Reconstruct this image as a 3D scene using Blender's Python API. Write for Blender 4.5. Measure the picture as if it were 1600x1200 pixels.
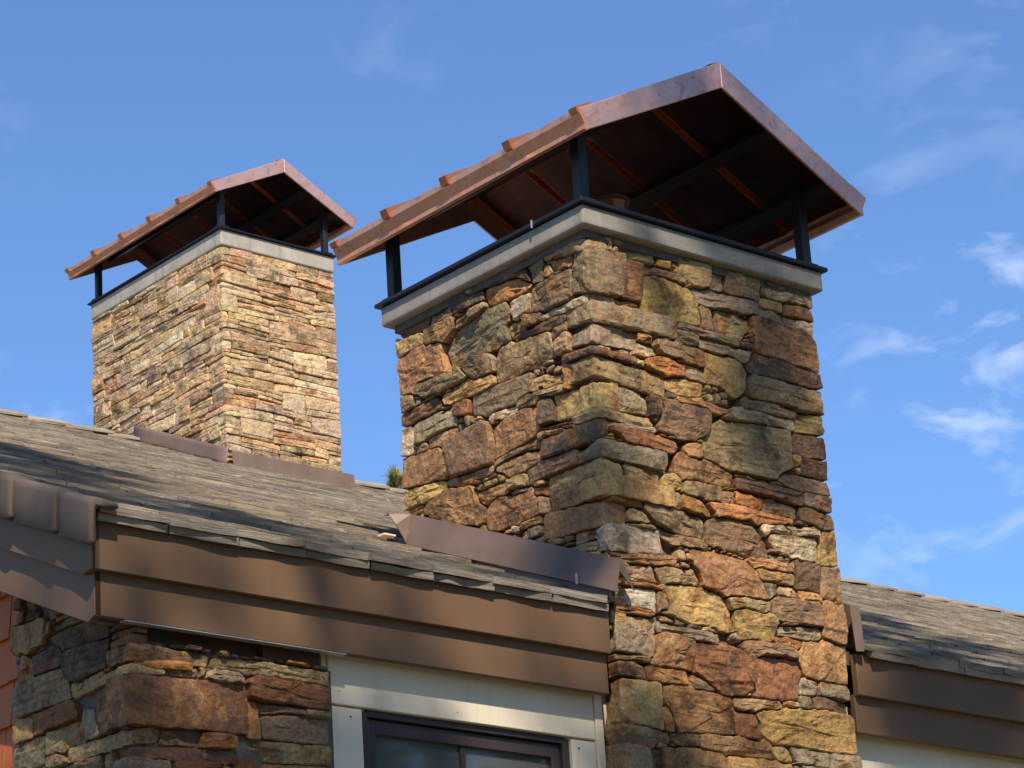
import bpy, bmesh, math, random
import numpy as np
from mathutils import Vector, Matrix, noise as mnoise

for _o in list(bpy.data.objects):
    bpy.data.objects.remove(_o)
scene = bpy.context.scene
col = scene.collection
PI = math.pi
ZO = 6.676                     # height of the chimney's cap top above the ground: all z below are measured from that cap

# ------------------------------------------------------------------ camera
cd = bpy.data.cameras.new('camera')
cam = bpy.data.objects.new('camera', cd)
col.objects.link(cam)
cd.sensor_width = 36.0
cd.lens = 36.0 * 4630.25 / 1600.0
cd.clip_start = 0.1
cd.clip_end = 3000.0
RT = Vector((0.7634082, -0.64294712, -0.0618621))
UP = Vector((-0.17931464, -0.30296724, 0.93597923))
FW = Vector((0.62052734, 0.70344144, 0.3465775))
cam.matrix_world = Matrix(((RT.x, UP.x, -FW.x, -7.86468), (RT.y, UP.y, -FW.y, -8.39593), (RT.z, UP.z, -FW.z, -5.07589 + ZO), (0, 0, 0, 1)))
scene.camera = cam

# ------------------------------------------------------------------ sky, sun, exposure
SUN = Vector((-0.344, -0.586, 0.733)).normalized()
SUN_EL = math.asin(SUN.z)
SUN_AZ = math.atan2(SUN.x, SUN.y)
world = bpy.data.worlds.new('World')
scene.world = world
world.use_nodes = True
wn, wl = world.node_tree.nodes, world.node_tree.links
wn.clear()
w_out = wn.new('ShaderNodeOutputWorld')
w_bg = wn.new('ShaderNodeBackground')
w_bg.inputs['Strength'].default_value = 0.15
w_sky = wn.new('ShaderNodeTexSky')
w_sky.sky_type = 'NISHITA'
w_sky.sun_disc = False
w_sky.sun_elevation = SUN_EL
w_sky.sun_rotation = SUN_AZ % (2 * PI)
w_sky.altitude = 2400.0
w_sky.air_density = 1.0
w_sky.dust_density = 0.3
w_sky.ozone_density = 2.0
w_tc = wn.new('ShaderNodeTexCoord')
# thin wisps of cirrus: stretched noise gathered by a slow noise into patches
w_map = wn.new('ShaderNodeMapping')
w_map.inputs['Location'].default_value = (-2.5, 5.15, 4.95)
w_map.inputs['Rotation'].default_value = (0.3, 0.2, 0.5)
w_map.inputs['Scale'].default_value = (15.0, 15.0, 30.0)
w_n1 = wn.new('ShaderNodeTexNoise')
w_n1.inputs['Scale'].default_value = 1.6
w_n1.inputs['Detail'].default_value = 9.0
w_n1.inputs['Roughness'].default_value = 0.56
w_n1.inputs['Distortion'].default_value = 0.35
w_r1 = wn.new('ShaderNodeMapRange')
w_r1.inputs[1].default_value = 0.53
w_r1.inputs[2].default_value = 0.85
w_map2 = wn.new('ShaderNodeMapping')
w_map2.inputs['Location'].default_value = (3.5, 2.95, 4.67)
w_n2 = wn.new('ShaderNodeTexNoise')
w_n2.inputs['Scale'].default_value = 5.5
w_n2.inputs['Detail'].default_value = 2.0
w_r2 = wn.new('ShaderNodeMapRange')
w_r2.inputs[1].default_value = 0.46
w_r2.inputs[2].default_value = 0.66
w_mul = wn.new('ShaderNodeMath')
w_mul.operation = 'MULTIPLY'
w_mul2 = wn.new('ShaderNodeMath')
w_mul2.operation = 'MULTIPLY'
w_mul2.inputs[1].default_value = 0.5
w_mix = wn.new('ShaderNodeMix')
w_mix.data_type = 'RGBA'
w_mix.inputs[7].default_value = (7.2, 7.6, 8.4, 1)
w_gain = wn.new('ShaderNodeMix')
w_gain.data_type = 'RGBA'
w_gain.blend_type = 'MULTIPLY'
w_gain.inputs[0].default_value = 1.0
w_gain.inputs[7].default_value = (0.75, 0.94, 1.12, 1)
wl.new(w_tc.outputs['Generated'], w_map.inputs['Vector'])
wl.new(w_map.outputs['Vector'], w_n1.inputs['Vector'])
wl.new(w_n1.outputs['Fac'], w_r1.inputs[0])
wl.new(w_tc.outputs['Generated'], w_map2.inputs['Vector'])
wl.new(w_map2.outputs['Vector'], w_n2.inputs['Vector'])
wl.new(w_n2.outputs['Fac'], w_r2.inputs[0])
wl.new(w_r1.outputs[0], w_mul.inputs[0])
wl.new(w_r2.outputs[0], w_mul.inputs[1])
wl.new(w_mul.outputs[0], w_mul2.inputs[0])
wl.new(w_sky.outputs['Color'], w_gain.inputs[6])
wl.new(w_gain.outputs[2], w_mix.inputs[6])
wl.new(w_mul2.outputs[0], w_mix.inputs[0])
wl.new(w_mix.outputs[2], w_bg.inputs['Color'])
wl.new(w_bg.outputs[0], w_out.inputs['Surface'])

sl = bpy.data.lights.new('sun', 'SUN')
sl.energy = 4.7
sl.angle = math.radians(0.53)
sl.color = (1.0, 0.90, 0.75)
so = bpy.data.objects.new('sun', sl)
col.objects.link(so)
so.rotation_euler = SUN.to_track_quat('Z', 'Y').to_euler()
so.location = (-10, -20, 40)

scene.view_settings.view_transform = 'Standard'
scene.view_settings.look = 'None'
scene.view_settings.exposure = 0.42
scene.view_settings.gamma = 1.0
scene.view_settings.use_curve_mapping = False
scene.render.engine = 'CYCLES'
scene.cycles.max_bounces = 8
scene.cycles.use_denoising = True

# ------------------------------------------------------------------ materials
def nmat(name):
    m = bpy.data.materials.new(name)
    m.use_nodes = True
    nt = m.node_tree
    b = nt.nodes['Principled BSDF']
    return m, nt, b


def N(nt, kind, **kw):
    n = nt.nodes.new('ShaderNode' + kind)
    for k, v in kw.items():
        if k.startswith('i_'):
            n.inputs[k[2:].replace('_', ' ')].default_value = v
        else:
            setattr(n, k, v)
    return n


def noise_node(nt, vec, scale, detail=4.0, rough=0.55, dist=0.0):
    n = N(nt, 'TexNoise')
    n.inputs['Scale'].default_value = scale
    n.inputs['Detail'].default_value = detail
    n.inputs['Roughness'].default_value = rough
    n.inputs['Distortion'].default_value = dist
    if vec is not None:
        nt.links.new(vec, n.inputs['Vector'])
    return n.outputs['Fac']


def rng_node(nt, val, a, b, c=0.0, d=1.0):
    n = N(nt, 'MapRange')
    n.inputs[1].default_value, n.inputs[2].default_value = a, b
    n.inputs[3].default_value, n.inputs[4].default_value = c, d
    nt.links.new(val, n.inputs[0])
    return n.outputs[0]


def mixc(nt, fac, a, b, blend='MIX'):
    n = N(nt, 'Mix', data_type='RGBA', blend_type=blend)
    for sock, v in ((0, fac), (6, a), (7, b)):
        if isinstance(v, (int, float)):
            n.inputs[sock].default_value = v
        elif isinstance(v, tuple):
            n.inputs[sock].default_value = (*v, 1.0)
        else:
            nt.links.new(v, n.inputs[sock])
    return n.outputs[2]


def mathn(nt, op, a, b=None):
    n = N(nt, 'Math', operation=op)
    for k, v in ((0, a), (1, b)):
        if v is None:
            continue
        if isinstance(v, (int, float)):
            n.inputs[k].default_value = v
        else:
            nt.links.new(v, n.inputs[k])
    return n.outputs[0]


def bump(nt, b, h, strength, dist, prev=None):
    n = N(nt, 'Bump')
    n.inputs['Strength'].default_value = strength
    n.inputs['Distance'].default_value = dist
    nt.links.new(h, n.inputs['Height'])
    if prev is not None:
        nt.links.new(prev, n.inputs['Normal'])
    nt.links.new(n.outputs[0], b.inputs['Normal'])
    return n.outputs[0]


def mapping(nt, vec, scale=(1, 1, 1), rot=(0, 0, 0), loc=(0, 0, 0)):
    n = N(nt, 'Mapping')
    n.inputs['Scale'].default_value = scale
    n.inputs['Rotation'].default_value = rot
    n.inputs['Location'].default_value = loc
    nt.links.new(vec, n.inputs['Vector'])
    return n.outputs[0]


def vec_plus_random(nt):
    tc = N(nt, 'TexCoord')
    oi = N(nt, 'ObjectInfo')
    m = mathn(nt, 'MULTIPLY', oi.outputs['Random'], 37.0)
    c = N(nt, 'CombineXYZ')
    for k in range(3):
        nt.links.new(m, c.inputs[k])
    a = N(nt, 'VectorMath', operation='ADD')
    nt.links.new(tc.outputs['Object'], a.inputs[0])
    nt.links.new(c.outputs[0], a.inputs[1])
    return a.outputs[0], oi


def make_stone(attr=False):
    m, nt, b = nmat('stone_chips' if attr else 'stone')
    vec, oi = vec_plus_random(nt)
    if attr:
        at = N(nt, 'Attribute', attribute_name='tint')
        base = at.outputs['Color']
    else:
        base = oi.outputs['Color']
    r1 = oi.outputs['Random']
    r2 = mathn(nt, 'FRACT', mathn(nt, 'MULTIPLY', r1, 17.31))
    r3 = mathn(nt, 'FRACT', mathn(nt, 'MULTIPLY', r1, 53.7))
    # iron staining in soft patches
    n_rust = noise_node(nt, vec, 7.0, 5, 0.6, 0.6)
    rust = mathn(nt, 'MULTIPLY', rng_node(nt, n_rust, 0.47, 0.60), rng_node(nt, r2, 0.1, 1.0, 0.1, 0.95))
    n_ru2 = noise_node(nt, mapping(nt, vec, loc=(3, 7, 2)), 18.0, 4, 0.6, 0.5)
    c = mixc(nt, rust, base, mixc(nt, rng_node(nt, n_ru2, 0.4, 0.6), (0.20, 0.065, 0.02), (0.38, 0.20, 0.06)))
    n_dk = noise_node(nt, mapping(nt, vec, loc=(5.2, 1.3, 8.8)), 9.0, 5, 0.65, 0.4)
    dk = mathn(nt, 'MULTIPLY', rng_node(nt, n_dk, 0.49, 0.63), rng_node(nt, r3, 0.0, 1.0, 0.2, 0.85))
    c = mixc(nt, dk, c, (0.060, 0.040, 0.026))
    n_pale = noise_node(nt, mapping(nt, vec, loc=(1.2, 9.3, 3.8)), 12.0, 6, 0.7, 0.8)
    pale = mathn(nt, 'MULTIPLY', rng_node(nt, n_pale, 0.55, 0.68), rng_node(nt, r1, 0.1, 1.0, 0.05, 0.6))
    c = mixc(nt, pale, c, (0.45, 0.345, 0.20))
    # bedding streaks
    sv = mapping(nt, vec, scale=(5, 5, 70))
    n_st = noise_node(nt, sv, 1.0, 4, 0.6, 0.5)
    st = mathn(nt, 'MULTIPLY', rng_node(nt, n_st, 0.44, 0.58), rng_node(nt, r3, 0.55, 1.0, 0.05, 0.7))
    c = mixc(nt, st, c, mixc(nt, 1.0, c, (0.42, 0.40, 0.40), 'MULTIPLY'))
    # grain
    n_g = noise_node(nt, vec, 55.0, 5, 0.7)
    g = rng_node(nt, n_g, 0.3, 0.7, 0.62, 1.38)
    cc = N(nt, 'CombineXYZ')
    for k in range(3):
        nt.links.new(g, cc.inputs[k])
    c = mixc(nt, 1.0, c, cc.outputs[0], 'MULTIPLY')
    # mineral flecks
    n_s = noise_node(nt, vec, 120.0, 2, 0.5)
    n_s2 = noise_node(nt, mapping(nt, vec, loc=(7, 3, 1)), 6.0, 2, 0.5)
    fl = mathn(nt, 'MULTIPLY', rng_node(nt, n_s, 0.66, 0.72), rng_node(nt, n_s2, 0.5, 0.65))
    c = mixc(nt, mathn(nt, 'MULTIPLY', fl, 0.7), c, (0.55, 0.48, 0.36))
    nt.links.new(c, b.inputs['Base Color'])
    b.inputs['Roughness'].default_value = 0.82
    b.inputs['Specular IOR Level'].default_value = 0.3
    h = mathn(nt, 'ADD', mathn(nt, 'MULTIPLY', noise_node(nt, vec, 22.0, 6, 0.62, 0.3), 1.0), mathn(nt, 'MULTIPLY', mathn(nt, 'MULTIPLY', n_st, rng_node(nt, r3, 0.55, 1.0, 0.0, 1.0)), 0.4))
    p = bump(nt, b, h, 0.9, 0.02)
    bump(nt, b, n_g, 0.5, 0.004, p)
    return m


def make_simple(name, base, rough=0.7, metallic=0.0, var=0.25, scale=8.0, bstr=0.0, bscale=60.0, bdist=0.004, spec=0.5):
    m, nt, b = nmat(name)
    tc = N(nt, 'TexCoord')
    v = tc.outputs['Object']
    n1 = noise_node(nt, v, scale, 6, 0.6, 0.3)
    g = rng_node(nt, n1, 0.25, 0.75, 1 - var, 1 + var)
    cc = N(nt, 'CombineXYZ')
    for k in range(3):
        nt.links.new(g, cc.inputs[k])
    c = mixc(nt, 1.0, base, cc.outputs[0], 'MULTIPLY')
    nt.links.new(c, b.inputs['Base Color'])
    b.inputs['Roughness'].default_value = rough
    b.inputs['Metallic'].default_value = metallic
    b.inputs['Specular IOR Level'].default_value = spec
    if bstr > 0:
        bump(nt, b, noise_node(nt, v, bscale, 5, 0.6), bstr, bdist)
    return m


def make_copper(name='copper', ca=(0.86, 0.52, 0.42), cb=(0.68, 0.37, 0.29)):
    m, nt, b = nmat(name)
    tc = N(nt, 'TexCoord')
    v = tc.outputs['Object']
    n1 = noise_node(nt, v, 5.0, 6, 0.62, 0.8)
    n2 = noise_node(nt, v, 38.0, 4, 0.6)
    c = mixc(nt, rng_node(nt, n1, 0.35, 0.7), ca, cb)
    c = mixc(nt, mathn(nt, 'MULTIPLY', rng_node(nt, n2, 0.60, 0.70), 0.4), c, (0.20, 0.09, 0.07))
    n3 = noise_node(nt, mapping(nt, v, loc=(4, 2, 9)), 13.0, 5, 0.65, 1.0)
    c = mixc(nt, mathn(nt, 'MULTIPLY', rng_node(nt, n3, 0.52, 0.68), 0.45), c, (0.36, 0.16, 0.12))
    nt.links.new(c, b.inputs['Base Color'])
    b.inputs['Metallic'].default_value = 0.66
    nt.links.new(rng_node(nt, n1, 0.3, 0.7, 0.34, 0.5), b.inputs['Roughness'])
    bump(nt, b, noise_node(nt, v, 3.4, 4, 0.5), 0.4, 0.022)
    return m


def make_concrete(name='concrete', k=1.0):
    m, nt, b = nmat(name)
    tc = N(nt, 'TexCoord')
    v = tc.outputs['Object']
    n1 = noise_node(nt, v, 4.5, 6, 0.65, 0.3)
    c = mixc(nt, rng_node(nt, n1, 0.3, 0.7), tuple(k * q for q in (0.215, 0.19, 0.155)), tuple(k * q for q in (0.33, 0.295, 0.245)))
    drip = noise_node(nt, mapping(nt, v, scale=(22, 22, 2.2)), 1.0, 5, 0.65)
    c = mixc(nt, mathn(nt, 'MULTIPLY', rng_node(nt, drip, 0.5, 0.72), 0.5), c, (0.17, 0.155, 0.135))
    pit = noise_node(nt, v, 130.0, 3, 0.6)
    c = mixc(nt, mathn(nt, 'MULTIPLY', rng_node(nt, pit, 0.62, 0.72), 0.5), c, (0.14, 0.125, 0.11))
    nt.links.new(c, b.inputs['Base Color'])
    b.inputs['Roughness'].default_value = 0.88
    p = bump(nt, b, noise_node(nt, v, 30.0, 6, 0.65), 0.45, 0.006)
    bump(nt, b, pit, 0.35, 0.003, p)
    return m


def make_tile(attr=False):
    m, nt, b = nmat('roof_tile_far' if attr else 'roof_tile')
    geo = N(nt, 'NewGeometry')
    pos = geo.outputs['Position']
    oi = N(nt, 'ObjectInfo')
    if attr:
        at = N(nt, 'Attribute', attribute_name='tint')
        base = at.outputs['Color']
    else:
        base = oi.outputs['Color']
    # weathering streaks follow the cut of the slabs, patches are lichen and dirt
    s1 = noise_node(nt, mapping(nt, pos, scale=(1.3, 26.0, 26.0)), 1.0, 6, 0.65, 0.4)
    s2 = noise_node(nt, pos, 3.2, 6, 0.62, 0.5)
    s3 = noise_node(nt, mapping(nt, pos, scale=(9.0, 40.0, 40.0)), 1.0, 3, 0.6)
    c = mixc(nt, mathn(nt, 'MULTIPLY', rng_node(nt, s1, 0.46, 0.62), 0.6), base, mixc(nt, 1.0, base, (0.30, 0.28, 0.26), 'MULTIPLY'))
    c = mixc(nt, mathn(nt, 'MULTIPLY', rng_node(nt, s2, 0.42, 0.66), 0.75), c, mixc(nt, 1.0, c, (1.5, 1.48, 1.42), 'MULTIPLY'))
    c = mixc(nt, mathn(nt, 'MULTIPLY', rng_node(nt, s3, 0.66, 0.72), 0.75), c, (0.50, 0.48, 0.43))
    nt.links.new(c, b.inputs['Base Color'])
    b.inputs['Roughness'].default_value = 0.9
    b.inputs['Specular IOR Level'].default_value = 0.25
    p = bump(nt, b, s1, 0.7, 0.02)
    bump(nt, b, noise_node(nt, pos, 70.0, 4, 0.65), 0.5, 0.005, p)
    return m


def make_paint(name, base, rough=0.55):
    m, nt, b = nmat(name)
    tc = N(nt, 'TexCoord')
    v = tc.outputs['Object']
    grain = noise_node(nt, mapping(nt, v, scale=(1.6, 60, 60)), 1.0, 5, 0.6, 0.2)
    n1 = noise_node(nt, v, 3.0, 5, 0.6)
    c = mixc(nt, mathn(nt, 'MULTIPLY', rng_node(nt, n1, 0.35, 0.7), 0.35), base, tuple(x * 0.72 for x in base))
    c = mixc(nt, mathn(nt, 'MULTIPLY', rng_node(nt, grain, 0.55, 0.75), 0.2), c, tuple(x * 0.6 for x in base))
    runs = noise_node(nt, mapping(nt, v, scale=(26, 26, 2.0)), 1.0, 5, 0.65, 0.2)
    c = mixc(nt, mathn(nt, 'MULTIPLY', rng_node(nt, runs, 0.54, 0.72), 0.22), c, tuple(x * 0.5 for x in base))
    nt.links.new(c, b.inputs['Base Color'])
    b.inputs['Roughness'].default_value = rough
    b.inputs['Specular IOR Level'].default_value = 0.35
    bump(nt, b, grain, 0.12, 0.004)
    return m


def make_glass():
    m, nt, b = nmat('window_glass')
    b.inputs['Base Color'].default_value = (0.80, 0.86, 0.82, 1)
    b.inputs['Roughness'].default_value = 0.03
    b.inputs['Transmission Weight'].default_value = 0.92
    b.inputs['IOR'].default_value = 1.5
    return m


def make_ground():
    m, nt, b = nmat('dry_grass')
    geo = N(nt, 'NewGeometry')
    pos = geo.outputs['Position']
    n1 = noise_node(nt, pos, 0.35, 8, 0.65)
    n2 = noise_node(nt, pos, 9.0, 5, 0.7)
    c = mixc(nt, rng_node(nt, n1, 0.35, 0.65), (0.11, 0.10, 0.045), (0.20, 0.16, 0.10))
    c = mixc(nt, mathn(nt, 'MULTIPLY', rng_node(nt, n2, 0.4, 0.7), 0.6), c, (0.06, 0.07, 0.025))
    nt.links.new(c, b.inputs['Base Color'])
    b.inputs['Roughness'].default_value = 0.95
    bump(nt, b, n2, 0.6, 0.05)
    return m


def make_leaf(name, a, c2):
    m, nt, b = nmat(name)
    geo = N(nt, 'NewGeometry')
    n1 = noise_node(nt, geo.outputs['Position'], 3.0, 3, 0.6)
    c = mixc(nt, rng_node(nt, n1, 0.3, 0.7), a, c2)
    nt.links.new(c, b.inputs['Base Color'])
    b.inputs['Roughness'].default_value = 0.6
    return m


M = {}
M['stone'] = make_stone()
M['chips'] = make_stone(True)
M['mortar'] = make_simple('mortar', (0.13, 0.112, 0.09), 0.95, 0, 0.3, 14, 0.8, 45, 0.01, 0.2)
M['concrete'] = make_concrete('concrete', 1.15)
M['concrete_sunlit'] = make_concrete('sunlit_concrete', 1.5)  # same concrete, with the full sun on the far cap put into the colour
M['black_metal'] = make_simple('black_painted_steel', (0.014, 0.0135, 0.014), 0.5, 0.0, 0.25, 10, 0.1, 50, 0.002)
M['cover_metal'] = make_simple('dark_chase_cover_metal', (0.022, 0.023, 0.030), 0.33, 0.35, 0.25, 6, 0.12, 9, 0.006)
M['copper'] = make_copper()
M['copper_reflecting'] = make_copper('reflection_bright_copper', (0.90, 0.45, 0.27), (0.72, 0.32, 0.18))  # warm reflections put into the base colour
M['copper_reflecting_deep'] = make_copper('reflection_orange_copper', (0.72, 0.27, 0.11), (0.50, 0.16, 0.06))  # orange of light bouncing inside the battens put into the colour
M['copper_shaded'] = make_simple('shade_darkened_copper_underside', (0.095, 0.042, 0.034), 0.42, 0.9, 0.35, 5, 0.2, 3, 0.02)  # shade under the hood put into a darker base colour
M['brown_metal'] = make_simple('brown_flashing_metal', (0.170, 0.112, 0.080), 0.5, 0.05, 0.22, 5, 0.3, 5, 0.012)
M['tile'] = make_tile()
M['rake'] = make_paint('rake_tile_concrete', (0.115, 0.086, 0.066), 0.85)
M['tile_far'] = make_tile(True)
M['fascia'] = make_paint('brown_fascia_paint', (0.178, 0.100, 0.050), 0.6)
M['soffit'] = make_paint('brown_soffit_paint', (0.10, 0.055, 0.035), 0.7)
M['trim'] = make_paint('off_white_trim_paint', (0.87, 0.745, 0.55), 0.5)
M['sash'] = make_paint('dark_brown_sash_paint', (0.052, 0.037, 0.032), 0.4)
M['cedar'] = make_paint('red_stained_cedar', (0.50, 0.13, 0.022), 0.6)
M['glass'] = make_glass()
M['reflection_tone'] = make_simple('grey_green_tree_reflection', (0.10, 0.115, 0.085), 0.9, 0, 0.15, 3)  # tone imitates trees reflected in the panes
M['interior'] = make_simple('dark_interior', (0.06, 0.058, 0.05), 0.9, 0, 0.1, 2)
M['ground'] = make_ground()
M['bark'] = make_simple('pine_bark', (0.13, 0.08, 0.05), 0.95, 0, 0.4, 6, 0.8, 14, 0.03, 0.2)
M['needle'] = make_leaf('pine_needles', (0.045, 0.075, 0.022), (0.11, 0.14, 0.03))
M['needle_tip'] = make_leaf('young_pine_needles', (0.20, 0.22, 0.045), (0.32, 0.30, 0.08))
M['nail'] = make_simple('nail_heads', (0.12, 0.11, 0.10), 0.5, 0.4, 0.2, 30)
M['pale_strip'] = make_simple('pale_metal_strip', (0.55, 0.53, 0.50), 0.35, 0.5, 0.15, 8)

# ------------------------------------------------------------------ building helpers
WORLD = {}


def place(o, name, parent=None, origin=(0, 0, 0)):
    """origin in cap coordinates; only translations are used along the tree"""
    w = Vector(origin) + Vector((0, 0, ZO))
    WORLD[o.name] = w
    col.objects.link(o)
    if parent is not None:
        o.parent = parent
        o.location = w - WORLD[parent.name]
    else:
        o.location = w
    return o


def empty(name, origin, parent=None):
    o = bpy.data.objects.new(name, None)
    o.empty_display_size = 0.2
    return place(o, name, parent, origin)


def tag(o, label=None, cat=None, group=None, kind=None):
    if label:
        o['label'] = label
    if cat:
        o['category'] = cat
    if group:
        o['group'] = group
    if kind:
        o['kind'] = kind
    return o


class MB:
    def __init__(self):
        self.v, self.f = [], []

    def add(self, vs, fs):
        b = len(self.v)
        self.v += [tuple(p) for p in vs]
        self.f += [tuple(b + i for i in q) for q in fs]
        return self

    def box(self, x0, x1, y0, y1, z0, z1):
        return self.add([(x0, y0, z0), (x1, y0, z0), (x1, y1, z0), (x0, y1, z0), (x0, y0, z1), (x1, y0, z1), (x1, y1, z1), (x0, y1, z1)],
                        [(3, 2, 1, 0), (4, 5, 6, 7), (0, 1, 5, 4), (1, 2, 6, 5), (2, 3, 7, 6), (3, 0, 4, 7)])

    def prism(self, prof, axis, a0, a1):
        """extrude a polygon of 2-D points along an axis; the two other axes keep their order"""
        n = len(prof)

        def P(q, a):
            l = list(q)
            l.insert(axis, a)
            return tuple(l)
        vs = [P(q, a0) for q in prof] + [P(q, a1) for q in prof]
        fs = [tuple(range(n - 1, -1, -1)), tuple(range(n, 2 * n))]
        fs += [(i, (i + 1) % n, n + (i + 1) % n, n + i) for i in range(n)]
        return self.add(vs, fs)

    def build(self, name, mat, parent=None, bevel=0.0, smooth=False, origin=None, seg=2):
        if origin is None:
            a = np.array(self.v)
            origin = tuple((a.min(0) + a.max(0)) / 2)
        me = bpy.data.meshes.new(name)
        o3 = Vector(origin)
        me.from_pydata([Vector(p) - o3 for p in self.v], [], self.f)
        bm = bmesh.new()
        bm.from_mesh(me)
        bmesh.ops.recalc_face_normals(bm, faces=bm.faces)
        if bevel > 0:
            bmesh.ops.bevel(bm, geom=list(bm.edges), offset=bevel, segments=seg, affect='EDGES', profile=0.6, clamp_overlap=True)
        bm.to_mesh(me)
        bm.free()
        if smooth:
            me.polygons.foreach_set('use_smooth', [True] * len(me.polygons))
        me.materials.append(mat)
        o = bpy.data.objects.new(name, me)
        return place(o, name, parent, origin)


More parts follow.
